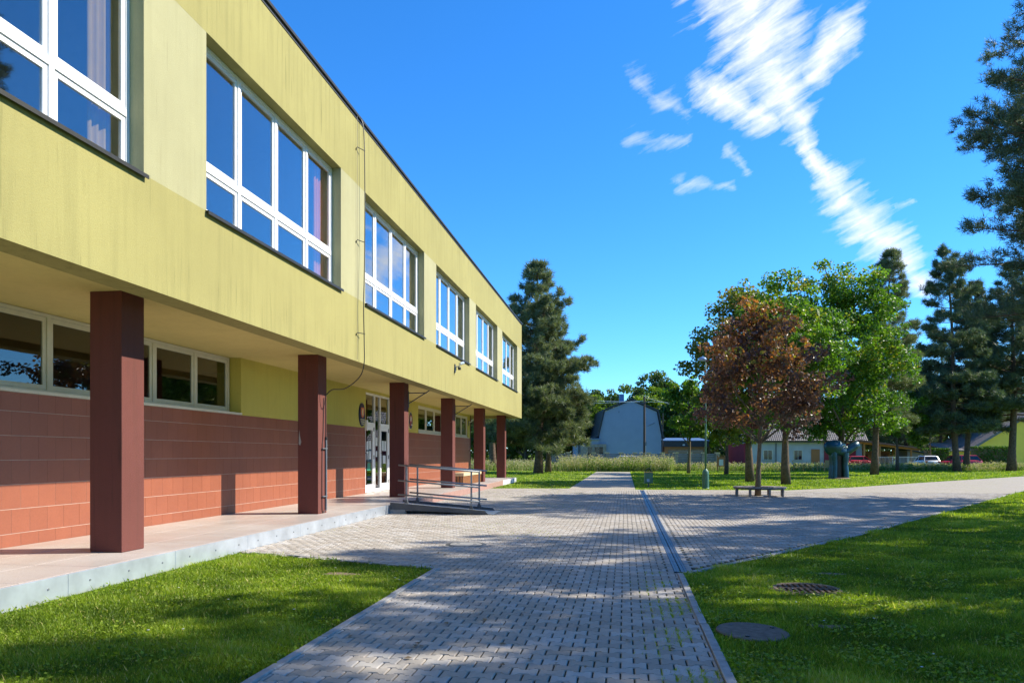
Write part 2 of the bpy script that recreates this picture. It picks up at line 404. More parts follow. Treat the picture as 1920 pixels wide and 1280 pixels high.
def in_poly(x, y, poly):
    inside = np.zeros(len(x), bool); n = len(poly)
    for i in range(n):
        (x0, y0), (x1, y1) = poly[i], poly[(i + 1) % n]
        if y0 == y1: continue
        c = ((y0 > y) != (y1 > y)) & (x < (x1 - x0) * (y - y0) / (y1 - y0) + x0)
        inside ^= c
    return inside
def depth(x, y): return -x * SN + y * CS
def column(x, y): return 960 + FPX * (x * CS + y * SN) / np.maximum(depth(x, y), .01)

# ================================================================== SETTING
rng = np.random.default_rng(7); random.seed(7)
# ground: one sheet to the horizon
g = MB()
xs = [-900, -200, -60, -20, 0, 20, 60, 200, 900]; ys = [-300, -60, -10, 20, 60, 120, 300, 1800]
k = len(xs)
g.v = [(x, y, -.03) for y in ys for x in xs]
g.f = [(j * k + i, j * k + i + 1, (j + 1) * k + i + 1, (j + 1) * k + i) for j in range(len(ys) - 1) for i in range(k - 1)]
tag(g.build('ground', 'lawn'), kind='structure')

# paved path and forecourt
KL, KR = -2.60, .735                     # kerb lines of the near path
PAVE = [(KL + .06, 1.5), (KL + .06, 10.22), (-6.24, 11.45), (-6.24, 34.5), (KL + .05, 34.9), (KL + .05, 68.3), (.48, 68.3), (.48, 34.2),
        (7.2, 34.6), (10.95, 38.2), (17.6, 46.2), (34, 65.2), (34, 62.3), (17.7, 36.5), (8.55, 22.07), (4.3, 15.4), (KR - .06, 10.28), (KR - .06, 1.5)]
Y_FAR = 33.2
bed = MB().add([(x, y, -.014) for x, y in PAVE], [tuple(range(len(PAVE)))]).build('paving', 'bed'); tag(bed, kind='structure')
far_poly = [(-6.24, Y_FAR), (-6.24, 34.5), (KL + .05, 34.9), (KL + .05, 68.3), (.48, 68.3), (.48, 34.2), (7.2, 34.6), (10.95, 38.2), (17.6, 46.2), (34, 65.2), (34, 62.3), (17.7, 36.5), (15.6, Y_FAR)]
MB().add([(x, y, -.003) for x, y in far_poly], [tuple(range(len(far_poly)))]).build('distant_paving', 'far_paving', bed)
# bone-shaped concrete pavers: 200 mm long, 140 mm row pitch, rows shifted by half
hl, hw, ha = .0940, .0845, .0480
out = [(-hl, -hw), (-.060, -hw), (-.036, -ha), (.036, -ha), (.060, -hw), (hl, -hw), (hl, hw), (.060, hw), (.036, ha), (-.036, ha), (-.060, hw), (-hl, hw)]
out = np.array(out); ins = out * np.array([(hl - .006) / hl, (hw - .006) / hw])
PT = np.vstack([np.c_[ins, np.zeros(12)], np.c_[out, np.full(12, -.007)], np.c_[out, np.full(12, -.0135)]])
def paver_faces():
    quads = []
    for a in (0, 12):
        for i in range(12):
            j = (i + 1) % 12; quads.append((a + i, a + 12 + i, a + 12 + j, a + j)[::-1])
    top = [(0, 1, 10, 11), (1, 2, 9, 10), (2, 3, 8, 9), (3, 4, 7, 8), (4, 5, 6, 7)]
    return np.array([tuple(q) for q in quads] + top)
PF = paver_faces()
jj, ii = np.meshgrid(np.arange(int(2 / .14), int(Y_FAR / .14)), np.arange(-36, 90), indexing='ij')
px = (ii * .2 + (jj % 2) * .1).ravel() - .03; py = (jj * .14).ravel()
drain_in = (np.abs(px - .76) < .17) & (py > 10.25)
near_strip = (py < 10.2) & (px > KL - .06) & (px < KR + .06)
ok = (in_poly(px, py, PAVE) | near_strip) & ~drain_in & (np.hypot(px + 2.79, py - 13.0) > .37)
# drop what lies far outside the view
ok &= (column(px, py) > -150) & (column(px, py) < 2080) & (depth(px, py) > 4.6)
px, py = px[ok], py[ok]
order = np.argsort(depth(px, py)); px, py = px[order], py[order]
N1 = 300
pm = bpy.data.meshes.new('paver'); pm.from_pydata([tuple(p) for p in PT], [], [tuple(map(int, f)) for f in PF]); pm.materials.append(M['paver'])
# the 300 that show largest: nearest and inside the frame
vis = np.where((px > KL + .15) & (px < KR - .15) & (column(px, py) > 430) & (column(px, py) < 1400) & (depth(px, py) > 5.1))[0][:N1]
for i in vis:
    o = bpy.data.objects.new('paver', pm); COL.objects.link(o); o.parent = bed
    o.location = (px[i], py[i], rng.normal(0, .0012)); o.rotation_euler = (rng.normal(0, .008), rng.normal(0, .008), rng.normal(0, .006))
rest = np.setdiff1d(np.arange(len(px)), vis); n = len(rest)
tilt = rng.normal(0, .006, (n, 2)); dz = rng.normal(0, .0012, n); yaw = rng.normal(0, .006, n)
loc = PT[None].repeat(n, 0).copy()
x0 = loc[..., 0].copy(); loc[..., 0] = x0 - yaw[:, None] * loc[..., 1]; loc[..., 1] = loc[..., 1] + yaw[:, None] * x0
loc[..., 2] += loc[..., 0] * tilt[:, :1] + loc[..., 1] * tilt[:, 1:] + dz[:, None]
loc[..., 0] += px[rest][:, None]; loc[..., 1] += py[rest][:, None]
nr = py[rest] < 10.2
loc[nr, :, 0] = np.clip(loc[nr, :, 0], KL + .042, KR - .042)
V = loc.reshape(-1, 3); F = (PF[None] + (np.arange(n) * 36)[:, None, None]).reshape(-1, 4)
tag(np_mesh('pavers', V, F, 'paver', bed, np.repeat(rng.random(n), 36)), kind='stuff')

# kerbs
def kerb(name, pts, w=.075, top=.018, step=1.0):
    root = empty(name); tag(root, kind='structure')
    for (a, b) in zip(pts[:-1], pts[1:]):
        a, b = Vector((*a, 0)), Vector((*b, 0)); L = (b - a).length; nn = max(1, round(L / step)); t = (b - a) / L; nrm = Vector((-t.y, t.x, 0))
        for i in range(nn):
            p, q = a + t * (i * L / nn + .006), a + t * ((i + 1) * L / nn - .006)
            zt = top + random.uniform(-.004, .004); sh = nrm * random.uniform(-.006, .006)
            mb = MB().add([p + sh - nrm * w / 2 + Vector((0, 0, -.06)), q + sh - nrm * w / 2 + Vector((0, 0, -.06)), q + sh + nrm * w / 2 + Vector((0, 0, -.06)), p + sh + nrm * w / 2 + Vector((0, 0, -.06)),
                           p + sh - nrm * w / 2 + Vector((0, 0, zt)), q + sh - nrm * w / 2 + Vector((0, 0, zt)), q + sh + nrm * w / 2 + Vector((0, 0, zt)), p + sh + nrm * w / 2 + Vector((0, 0, zt))],
                          [(3, 2, 1, 0), (4, 5, 6, 7), (0, 1, 5, 4), (1, 2, 6, 5), (2, 3, 7, 6), (3, 0, 4, 7)])
            mb.build('kerbstone', 'kerb', root, bevel=.008)
    return root
kerb('left_kerb', [(KL, 2.2), (KL, 10.2)])
kerb('right_kerb', [(KR, 2.2), (KR, 10.2)])
kerb('lawn_edging', [(KR + .07, 10.29), (4.36, 15.37), (8.6, 22.02), (17.75, 36.45)], .10, .006)
kerb('left_lawn_edging', [(KL - .06, 10.27), (-6.2, 11.52)], .05, .004)

# slot drain along the forecourt
dr = empty('drain_channel', (.76, 10.4, 0)); tag(dr, 'long narrow steel drain channel set into the grey paving', 'drain')
M['drain'] = m_plain('drain_steel', (.07, .085, .11), .42, .6, .5, .25, 5)
nseg = 24; Ld = (33.8 - 10.4) / nseg
for i in range(nseg):
    y0 = i * Ld
    mb = MB().box(-.085, -.055, y0 + .004, y0 + Ld - .004, -.05, .001).box(.055, .085, y0 + .004, y0 + Ld - .004, -.05, .001)
    mb.box(-.055, .055, y0 + .004, y0 + Ld - .004, -.05, -.02)
    mb.box(-.050, -.010, y0 + .01, y0 + Ld - .01, -.02, -.003).box(.010, .050, y0 + .01, y0 + Ld - .01, -.02, -.003)
    for r_ in range(6): mb.box(-.0095, .0095, y0 + .05 + r_ * Ld / 6, y0 + .07 + r_ * Ld / 6, -.02, -.0035)
    mb.build('grate', 'drain', dr)
# paver strips beside the channel (cut pieces)
for sx in (-.128, .128):
    for i in range(117):
        y0 = i * .2
        MB().box(sx - .036, sx + .036, y0 + .003, y0 + .197, -.05, -.001 + random.uniform(-.001, .001)).build('edging_stone', 'kerb', dr) if i < 60 else None
    MB().box(sx - .036, sx + .036, 12.0, 23.4, -.05, -.002).build('edging_strip', 'kerb', dr)

# manhole in the paving
mh = empty('manhole_cover', (-2.79, 13.0, 0)); tag(mh, 'round concrete manhole cover set flush in the grey paving', 'manhole')
MB().lathe([(.36, -.03), (.36, .001), (.33, .004), (.30, .004), (.30, -.03)], n=40).build('ring', 'grey_dark', mh)
MB().lathe([(.44, -.03), (.44, -.003), (.365, -.003), (.365, -.03)], n=40).build('collar', 'kerb', mh)
MB().lathe([(.285, -.03), (.285, .002), (.278, .007), (.05, .008)], n=40).build('lid', 'concrete', mh)
mb = MB()
for q in range(2): mb.tube([(-.03 + q * .30 - .135, 0, .009), (.03 + q * .30 - .135, 0, .009)], .006, 6)
mb.build('lift_bar', 'grey_dark', mh)
# manholes in the right lawn
x_, y_ = at(1410, 1400 * 1.55 / (1172 - 851)); mh2 = empty('manhole_cover', (x_, y_, -.052)); tag(mh2, 'rough concrete manhole lid standing proud of the shaded lawn', 'manhole')
MB().lathe([(.36, -.05), (.37, .03), (.36, .045)], n=36).build('ring', 'soil', mh2)
M['lid'] = m_plain('weathered_lid', (.15, .125, .105), .95, 0, .1, .35, 16, .9, 70)
l_ = MB().lathe([(.345, .035), (.355, .06), (.345, .072), (.06, .075)], n=36).build('lid', 'lid', mh2); mh2.scale = (.9, .9, .8)
l_.rotation_euler = (R(1.2), R(1.5), 0)
mb = MB()
for q in (0.6, 2.3, 4.4): mb.lathe([(.022, .06), (.022, .082), (.012, .084)], (.27 * math.cos(q), .27 * math.sin(q), 0), 8)
mb.build('lift_hole_plug', 'black', mh2)
x_, y_ = at(1512, 1400 * 1.6 / (1102 - 851)); mh3 = empty('manhole_grate', (x_, y_, -.055)); tag(mh3, 'round open iron grate manhole with rusty bars in the lawn', 'manhole')
MB().lathe([(.40, -.05), (.42, .035), (.38, .06), (.34, .055), (.33, -.02)], n=36).build('ring', 'soil', mh3)
mb = MB()
for q in range(-4, 5):
    w_ = math.sqrt(.33 ** 2 - (q * .07) ** 2); mb.box(q * .07 - .016, q * .07 + .016, -w_, w_, .03, .058)
mb.box(-.33, .33, -.02, .02, .028, .06)
M['rust'] = m_plain('rusty_iron', (.10, .07, .05), .9, 0, .2, .4, 12, .5)
mb.build('grate', 'rust', mh3); MB().lathe([(.33, .0), (.33, .012)], n=30).build('pit', 'black', mh3)
# worn soil patches in the turf
for i, (u, v, rx, ry) in enumerate([(1550, 1169, .20, .10), (1556, 1072, .24, .13), (640, 1072, .30, .12), (1165 + 480, 1128, .16, .10)]):
    x_, y_ = at(u, 1400 * 1.6 / (v - 851)); mb = MB()
    ring = [(x_ + rx * (1 + .25 * math.sin(3 * a + i)) * math.cos(a), y_ + ry * (1 + .25 * math.cos(2 * a + i)) * math.sin(a), -.024) for a in np.linspace(0, 2 * math.pi, 18)[:-1]]
    mb.add(ring + [(x_, y_, -.008)], [(j, (j + 1) % 17, 17) for j in range(17)])
    tag(mb.build('soil_patch', 'soil'), kind='structure')

# terrace slab under the overhang
TE = -6.26
ter = MB().box(-8.96, TE - .03, -6, 43.1, -.05, .232).build('terrace', None); tag(ter, kind='structure')
t = NT('terrazzo').set(.5, 0, .5)
vor = t.node('ShaderNodeTexVoronoi'); t.l.new(t.pos, vor.inputs['Vector']); vor.inputs['Scale'].default_value = 90
sp = t.ramp(vor.outputs['Distance'], [(.25, 1.0), (.5, 0.0)])
tc_ = t.mix(t.ramp(t.noise(1.5, 4), [(.3, 0.0), (.7, 1.0)]), (.43, .375, .335), (.49, .445, .41))
tc_ = t.mix(t.math('MULTIPLY', sp, .55), tc_, (.20, .13, .10))
wet = t.noise(1.0, 3, .5, t.vec((.6, .5, 1)))
rr = t.ramp(wet, [(.4, .32), (.62, .55)]); t.l.new(rr, t.p.inputs['Roughness'])
t.col(tc_); t.bump(t.noise(60, 3), .15, .003); M['terrazzo'] = t.m; ter.data.materials.append(t.m)
for i in range(11):
    y0, y1 = -2.6 + i * 2.05, -2.6 + (i + 1) * 2.05
    e = MB().box(TE - .028, TE, y0 + .003, y1 - .003, -.02, .236).build('edge_panel', 'galv', ter, bevel=.004)
    mb = MB()
    for q in (.35, 1.05, 1.75): mb.tube([(TE - .002, y0 + q, .115), (TE + .006, y0 + q, .115)], .014, 8)
    mb.build('screw', 'steel_rail', e)
for i in range(22):
    y0 = 20.7 + i * .8
    MB().box(TE - .028, TE + .02, y0 + .004, y0 + .796, -.02, .226 + random.uniform(-.004, .004)).build('edge_stone', 'stone_red', ter, bevel=.01)
MB().box(TE - .028, TE + .01, 38.32, 43.1, -.02, .238).build('edge_panel', 'granite_cap', ter)
MB().box(-8.96, TE + .01, 43.1, 43.14, -.02, .238).build('edge_panel', 'granite_cap', ter)
# terrace floor joints: thin recessed lines are the gaps between large slabs
for i in range(18):
    for jx in range(3):
        xa = TE - .05 - jx * .86
        if i >= 1: MB().box(xa - .84, xa, 2.2 + i * 1.2, 2.2 + i * 1.2 + 1.192, .2325, .2385).build('floor_slab', 'terrazzo', ter)

# ================================================================== SCHOOL BUILDING
B = empty('school_building', (-7.5, 20, 0)); tag(B, 'long two storey yellow school building with overhanging upper floor on maroon pillars', 'building')
def bp(mb, name, mat, parent=None, bevel=0, smooth=False):
    """build a part in world coordinates under the building"""
    o = mb.build(name, mat, parent or B, bevel, smooth)
    o.matrix_parent_inverse = (parent or B).matrix_basis.inverted() if (parent or B) is B else o.matrix_parent_inverse
    return o
XF, XW = -6.022, -8.90
Z_LIP, Z_CEIL, Z_SILL, Z_TOP, Z_ROOF = 3.71, 3.86, 5.14, 7.74, 9.20
Y0, Y1 = -6.0, 43.78
OPEN = [(Y_ - 0.0, Y_ + 5.22) for Y_ in (3.44, 10.09, 16.83, 23.52, 30.05, 36.73)]
bp(MB().box(XF - .41, XF, Y0, Y1, Z_LIP, Z_SILL), 'lower_wall_band', 'yellow')
bp(MB().box(XF - .30, XF, Y0, Y1, Z_TOP, Z_ROOF), 'upper_wall_band', 'yellow')
edges = [Y0] + [e for o_ in OPEN for e in o_] + [Y1]
for i in range(0, len(edges), 2):
    bp(MB().box(XF - .30, XF - .001, edges[i], edges[i + 1], Z_SILL, Z_TOP), 'wall_pier', 'pale')
# end wall, rear body and roof
bp(MB().box(-19, XF - .305, Y1 - .30, Y1 - .002, Z_CEIL - .12, Z_ROOF), 'end_wall', 'yellow')
bp(MB().box(-19.3, -19, Y0, Y1, -.05, Z_ROOF), 'rear_wall', 'yellow')
bp(MB().box(-19, XF - .305, Y0 + .002, Y0 + .3, Z_CEIL + .2, Z_ROOF - .01), 'end_wall', 'yellow')
bp(MB().box(-19.2, XF + .012, Y0, Y1 + .02, Z_ROOF, Z_ROOF + .10), 'roof', 'roof_dark')
bp(MB().box(XF - .2, XF + .05, Y0, Y1 + .05, Z_ROOF + .06, Z_ROOF + .115), 'roof_flashing', 'flash')
bp(MB().box(XW - .36, XF - .41, Y0, Y1 - .01, Z_CEIL, Z_CEIL + .18), 'overhang_ceiling', 'ceiling')
bp(MB().box(XW - .3, XF - .41, Y1 - .41, Y1 - .008, Z_LIP, Z_CEIL - .002), 'end_lip', 'yellow')
# pillars
PY = [9.40, 16.09, 22.79, 29.48, 36.17, 42.81]
for y in PY:
    bp(MB().box(-7.36, -6.872, y, y + .49, .24, Z_CEIL + .002), 'pillar', 'maroon', bevel=.012)
bp(MB().prism([(-7.335, 1.82), (-7.30, 1.80), (-7.275, 1.88), (-7.305, 2.0), (-7.32, 2.15), (-7.333, 2.0)], 'y', PY[1] - .003, PY[1] + .004), 'plaster_scar', 'concrete')
# rooms of the upper floor
bp(MB().box(-14, XF - .42, Y0, Y1 - .3, 4.04, 4.20), 'upper_floor', 'floor_in')
bp(MB().box(-14, XF - .31, Y0, Y1 - .3, 8.3, 8.4), 'upper_ceiling', 'interior')
bp(MB().box(-14.1, -14, Y0, Y1 - .3, 4.2, 8.3), 'corridor_wall', 'interior')
for y in (9.4, 22.7, 36.1): bp(MB().box(-14, XF - .31, y - .08, y + .08, 4.2, 8.3), 'partition_wall', 'interior')

def window(parent_name, x, ys, z0, z1, transom, mat, gmat, sash=.07, fr=.06, dep=.07):
    """frame mesh with a sash round every pane; panes are its children"""
    fb = MB()
    fb.box(x - dep, x, ys[0], ys[-1], z1 - fr, z1).box(x - dep, x, ys[0], ys[-1], z0, z0 + fr)
    fb.box(x - dep, x, ys[0], ys[0] + fr, z0 + fr, z1 - fr).box(x - dep, x, ys[-1] - fr, ys[-1], z0 + fr, z1 - fr)
    for y in ys[1:-1]: fb.box(x - dep, x + .004, y - fr / 1.6, y + fr / 1.6, z0 + fr, z1 - fr)
    rows = [(z0 + fr, z1 - fr)]
    if transom: rows = [(z0 + fr, transom - .045), (transom + .045, z1 - fr)]
    panes = []
    for i in range(len(ys) - 1):
        a = ys[i] + (fr if i == 0 else fr / 1.6); b = ys[i + 1] - (fr if i == len(ys) - 2 else fr / 1.6)
        if transom: fb.box(x - dep, x + .002, a, b, transom - .045, transom + .045)
        for (c, d) in rows:
            xs_ = x - .016
            fb.box(xs_ - .045, xs_, a + .004, b - .004, c + .004, c + sash).box(xs_ - .045, xs_, a + .004, b - .004, d - sash, d - .004)
            fb.box(xs_ - .045, xs_, a + .004, a + sash, c + sash, d - sash).box(xs_ - .045, xs_, b - sash, b - .004, c + sash, d - sash)
            panes.append((a + sash, b - sash, c + sash, d - sash))
    f = bp(fb, parent_name, mat)
    for (a, b, c, d) in panes:
        MB().box(x - .040, x - .032, a - .006, b + .006, c - .006, d + .006).build('pane', gmat, f)
    return f
cloth = ['tan_cloth', 'orange_cloth', 'tan_cloth', 'grey_cloth', 'grey_cloth', 'grey_cloth']
for i, (a, b) in enumerate(OPEN):
    xw = XF - .20
    w_ = window('window', xw, [a + (b - a) * q / 4 for q in range(5)], Z_SILL + .02, Z_TOP - .005, 5.90, 'white', 'glass')
    s_ = MB().prism([(XF - .20, Z_SILL + .022), (XF + .055, Z_SILL - .005), (XF + .055, Z_SILL - .055), (XF + .045, Z_SILL - .055), (XF + .045, Z_SILL - .015), (XF - .20, Z_SILL + .012)], 'y', a - .03, b + .03)
    s_.build('sill', 'flash', w_)
    # curtain drawn to the far side of the room opening
    cu = MB(); n_ = 40; tt_ = np.linspace(0, 1, n_); yy = b - .50 + 1.0 * tt_; xx = -6.42 + .03 * np.sin(np.arange(n_) * 1.3)
    cu.v = [(x, y, z) for z in (Z_SILL - .6, Z_TOP + .1) for x, y in zip(xx, yy)]
    cu.f = [(j, j + 1, n_ + j + 1, n_ + j) for j in range(n_ - 1)]
    cu.v += [(x - .012, y, z) for x, y, z in cu.v[:2 * n_]]; cu.f += [(2 * n_ + j + 1, 2 * n_ + j, 3 * n_ + j, 3 * n_ + j + 1) for j in range(n_ - 1)]
    bp(cu, 'curtain', cloth[i], smooth=True)
# ground floor wall: lower part tiled, window bands and plaster above
ZT = 2.515
RIB_A, RIB_B = (-2.0, 16.38), (31.6, 42.05)
DOOR = (24.93, 27.76)
Yw1 = 42.62
bp(MB().box(XW - .30, XW - .02, Y0, DOOR[0], -.05, ZT), 'base_wall', 'grout'); bp(MB().box(XW - .30, XW - .02, DOOR[1], Yw1, -.05, ZT), 'base_wall', 'grout')
for a, b in ((RIB_A[1], DOOR[0]), (DOOR[1], RIB_B[0]), (RIB_B[1], Yw1)):
    bp(MB().box(XW - .32, XW, a, b, ZT + .001, Z_CEIL + .05), 'plaster_wall', 'yellow_in')
bp(MB().box(XW - .3, XW, DOOR[0], DOOR[1], 3.78, Z_CEIL + .04), 'door_lintel', 'yellow_in')
bp(MB().box(XW - .3, XW, RIB_B[0], RIB_B[1], 3.74, Z_CEIL + .045), 'window_lintel', 'yellow_in')
bp(MB().box(XW - .3, XW - .012, Yw1 + .001, Yw1 + .3, -.05, Z_CEIL + .03), 'wall_return', 'maroon')
ysA = [-2.0, -.6, .8, 2.2, 3.6, 5.0, 6.35, 8.05, 9.40, 10.78, 12.12, 13.50, 14.93, 16.34]
window('ribbon_window', XW - .27, ysA[6:], ZT + .06, Z_CEIL - .01, None, 'cream_frame', 'glass_low', .075, .055)
bp(MB().box(XW - .34, XW, Y0, 6.35, ZT + .001, Z_CEIL + .05), 'plaster_wall', 'yellow_in')
bp(MB().box(XW - .34, XW + .035, 6.35, RIB_A[1] - .01, ZT + .003, ZT + .05), 'window_sill', 'cream_frame')
window('ribbon_window', XW - .04, [RIB_B[0] + i * 1.49 for i in range(8)], ZT + .05, 3.735, None, 'cream_frame', 'glass_low', .07, .06)
bp(MB().box(XW - .1, XW + .04, RIB_B[0] - .02, RIB_B[1] + .02, ZT + .003, ZT + .045), 'window_sill', 'cream_frame')
# ground floor rooms
bp(MB().box(-15, XW - .34, Y0, Yw1, .10, .22), 'ground_floor', 'floor_in')
bp(MB().box(-15.1, -15, Y0, Yw1, .2, 3.95), 'room_wall', 'interior')
bp(MB().box(-15, XW - .33, 20.2, 20.35, .2, 3.95), 'partition_wall', 'interior')
bp(MB().box(-15, XW - .33, Yw1 - .02, Yw1 + .12, .2, 3.95), 'partition_wall', 'interior')
bp(MB().box(-15, XW - .33, Y0, Yw1, 3.96, 4.03), 'room_ceiling', 'interior')

# tiles, running bond: bottom cut course, five full courses and a cut top course
rows_z = [(.235, .43)] + [(.43 + i * .361, .43 + (i + 1) * .361) for i in range(5)] + [(.43 + 5 * .361, ZT)]
clad = bp(MB().box(XW - .021, XW - .012, Y0, DOOR[0] - .005, .233, ZT - .004), 'tile_cladding', 'grout')
TW = .345; near_t, far_t = [], []
for r_, (z0, z1) in enumerate(rows_z):
    for seg_ in ((8.2, DOOR[0] - .01), (DOOR[1] + .01, Yw1)):
        y = seg_[0] - (r_ % 2) * TW / 2
        while y < seg_[1] - .02:
            a, b = max(y, seg_[0]), min(y + TW, seg_[1])
            if b - a > .03: (near_t if a < 19.6 and a > 8.5 else far_t).append((a, b, z0, z1))
            y += TW
def tile_mb(a, b, z0, z1, x=XW - .0125):
    e = .0016; h = .0042; q = .0012; r = XW - .009
    return [(r - .0035, a + e, z0 + h), (r - .0035, b - e, z0 + h), (r - .0035, b - e, z1 - h), (r - .0035, a + e, z1 - h),
            (r, a + e + q, z0 + h + q), (r, b - e - q, z0 + h + q), (r, b - e - q, z1 - h - q), (r, a + e + q, z1 - h - q)]
TF = [(4, 5, 6, 7), (0, 1, 5, 4), (1, 2, 6, 5), (2, 3, 7, 6), (3, 0, 4, 7)]
cache = {}
for (a, b, z0, z1) in near_t:
    key = (round(b - a, 3), round(z1 - z0, 3))
    if key not in cache:
        me = bpy.data.meshes.new('tile'); vs = tile_mb(0, b - a, 0, z1 - z0); vs = [(v[0] - XW, v[1], v[2]) for v in vs]
        me.from_pydata(vs, [], TF); me.materials.append(M['tile']); cache[key] = me
    o = bpy.data.objects.new('tile', cache[key]); COL.objects.link(o); o.parent = clad
    o.location = (XW + random.uniform(-.0004, .0006), a, z0)
V, F, Tn = [], [], []
for (a, b, z0, z1) in far_t:
    k = len(V); V += tile_mb(a, b, z0, z1); F += [tuple(i + k for i in f) for f in TF]; Tn += [random.random()] * 8
ft = np_mesh('tiles', V, F, 'tile', clad, Tn); tag(ft, kind='stuff')
bp(MB().box(XW - .021, XW - .012, DOOR[1] + .005, Yw1, .233, ZT - .004), 'tile_backing', 'grout')

# entrance: two glazed leaves with a narrow fixed light between, toplights above
dp = MB(); xd = XW - .06; dep = .08
y0, y1 = DOOR; m1, m2 = 26.03, 26.66; zt_, zb = 3.77, .236; ztr = 2.66
dp.box(xd - dep, xd, y0, y1, zt_ - .07, zt_).box(xd - dep, xd, y0, y0 + .07, zb, zt_ - .07).box(xd - dep, xd, y1 - .07, y1, zb, zt_ - .07)
dp.box(xd - dep, xd + .01, m1 - .035, m1 + .035, zb, zt_ - .07).box(xd - dep, xd + .01, m2 - .035, m2 + .035, zb, zt_ - .07)
for a, b in ((y0 + .07, m1 - .035), (m2 + .035, y1 - .07)): dp.box(xd - dep, xd + .004, a, b, ztr - .07, ztr + .07)
dp.box(xd - dep, xd, m1 + .035, m2 - .035, zb, zb + .12)
door = bp(dp, 'entrance', 'white')
for a, b in ((y0 + .075, m1 - .04), (m2 + .04, y1 - .075)):
    lf = MB(); x_ = xd - .012; w_ = .12
    lf.box(x_ - .06, x_, a, b, zb + .01, zb + .28).box(x_ - .06, x_, a, b, ztr - .20, ztr - .074).box(x_ - .06, x_, a, a + w_, zb + .28, ztr - .20).box(x_ - .06, x_, b - w_, b, zb + .28, ztr - .20)
    l_ = lf.build('door_leaf', 'white', door)
    MB().box(x_ - .035, x_ - .027, a + w_ - .01, b - w_ + .01, zb + .27, ztr - .19).build('glass', 'glass_low', l_)
    MB().tube([(x_, a + .06, 1.1), (x_ + .07, a + .06, 1.12), (x_ + .07, a + .06, 1.62), (x_, a + .06, 1.64)], .014, 8).build('handle', 'black', l_)
    mbh = MB()
    for hz in (.5, 1.42, 2.42): mbh.box(x_, x_ + .02, b - .04, b - .012, hz, hz + .14)
    mbh.build('hinge', 'black', l_)
for a, b, c, d in ((y0 + .07, m1 - .035, ztr + .07, zt_ - .07), (m1 + .035, m2 - .035, zb + .12, zt_ - .07), (m2 + .035, y1 - .07, ztr + .07, zt_ - .07)):
    MB().box(xd - .042, xd - .034, a, b, c, d).build('pane', 'glass_low', door)
# notices taped inside the glass
for i, (a, z, w_, h_, mt_) in enumerate([(25.25, 1.75, .21, .30, 'paper'), (25.52, 1.78, .21, .30, 'paper'), (25.24, 1.40, .21, .30, 'paper'), (25.52, 1.42, .21, .29, 'paper'), (25.30, 1.02, .36, .26, 'green_sheet'),
                                         (26.22, 1.9, .21, .30, 'paper'), (26.25, 1.5, .15, .21, 'paper'), (26.95, 1.72, .21, .38, 'paper'), (27.22, 1.72, .21, .38, 'paper'), (26.95, 1.25, .42, .30, 'paper')]):
    MB().box(xd - .031 if i not in (5, 6) else xd - .033, xd - .0285 if i not in (5, 6) else xd - .0305, a, a + w_, z, z + h_).build('notice', mt_, door)

# ================================================================== FIXTURES ON AND ROUND THE BUILDING
def wparts(root):
    """helper: builds meshes given in world coordinates under an Empty that stands at the thing's base"""
    def f(mb, name, mat, parent=None, bevel=0, smooth=False):
        off = Vector(root.location) if parent is None else Vector((0, 0, 0))
        if parent is None: mb.v = [tuple(Vector(p) - off) for p in mb.v]
        else: mb.v = [tuple(Vector(p) - Vector(root.location)) for p in mb.v]
        return mb.build(name, mat, parent or root, bevel, smooth)
    return f
# oval plaques by the door
def plaque(y, z, label, kind, h=.80, w=.58):
    o = empty('oval_plaque', (XW, y, z)); tag(o, label, 'plaque', 'oval plaques beside the entrance')
    def oval(sx, n=36): return [(sx * w / 2 * math.cos(a), sx * h / 2 * math.sin(a)) for a in np.linspace(0, 2 * math.pi, n + 1)[:-1]]
    MB().prism(oval(1), 'x', .001, .03).build('rim', 'cream' if kind == 2 else 'navy', o)
    MB().prism(oval(.93), 'x', .03, .036).build('field', 'navy', o)
    if kind == 1:
        MB().prism([(-.15, .02), (-.15, .24), (.15, .24), (.15, .02), (.09, -.07), (0, -.11), (-.09, -.07)], 'x', .036, .042).build('shield', 'salmon', o)
        MB().prism([(-.05, .0), (-.07, .12), (-.02, .2), (.06, .18), (.04, .08), (.08, -.01), (.0, -.04)], 'x', .042, .045).build('charge', 'cream', o)
        for q, ww in ((-.17, .20), (-.24, .17), (-.31, .11)): MB().box(.036, .04, -ww, ww, q - .018, q + .018).build('text_line', 'cream', o)
    else:
        MB().prism([(-.16, -.02), (-.16, .22), (.16, .22), (.16, -.02), (0, -.14)], 'x', .036, .041).build('shield', 'red_en', o)
        MB().prism([(-.10, .0), (-.10, .16), (.02, .2), (.10, .12), (.06, .0), (0, -.06)], 'x', .041, .044).build('charge', 'paper', o)
        MB().box(.036, .04, .03, .24, -.2, -.14).build('stripe', 'paper', o); MB().box(.036, .04, -.24, .02, -.2, -.14).build('stripe', 'red_en', o)
    return o
plaque(24.5, 2.95, 'navy oval plaque with orange shield and pale text lines beside the door', 1)
plaque(30.35, 3.0, 'dark oval plaque with red and white crest, partly behind a maroon pillar', 2, .74, .56)
# letter box / intercom beside the door
tag(MB().box(XW + .001, XW + .09, 24.80, 24.92, 2.42, 2.78).build('wall_lamp', 'white', None, bevel=.01), 'small white box lamp on the wall beside the oval plaque', 'lamp')

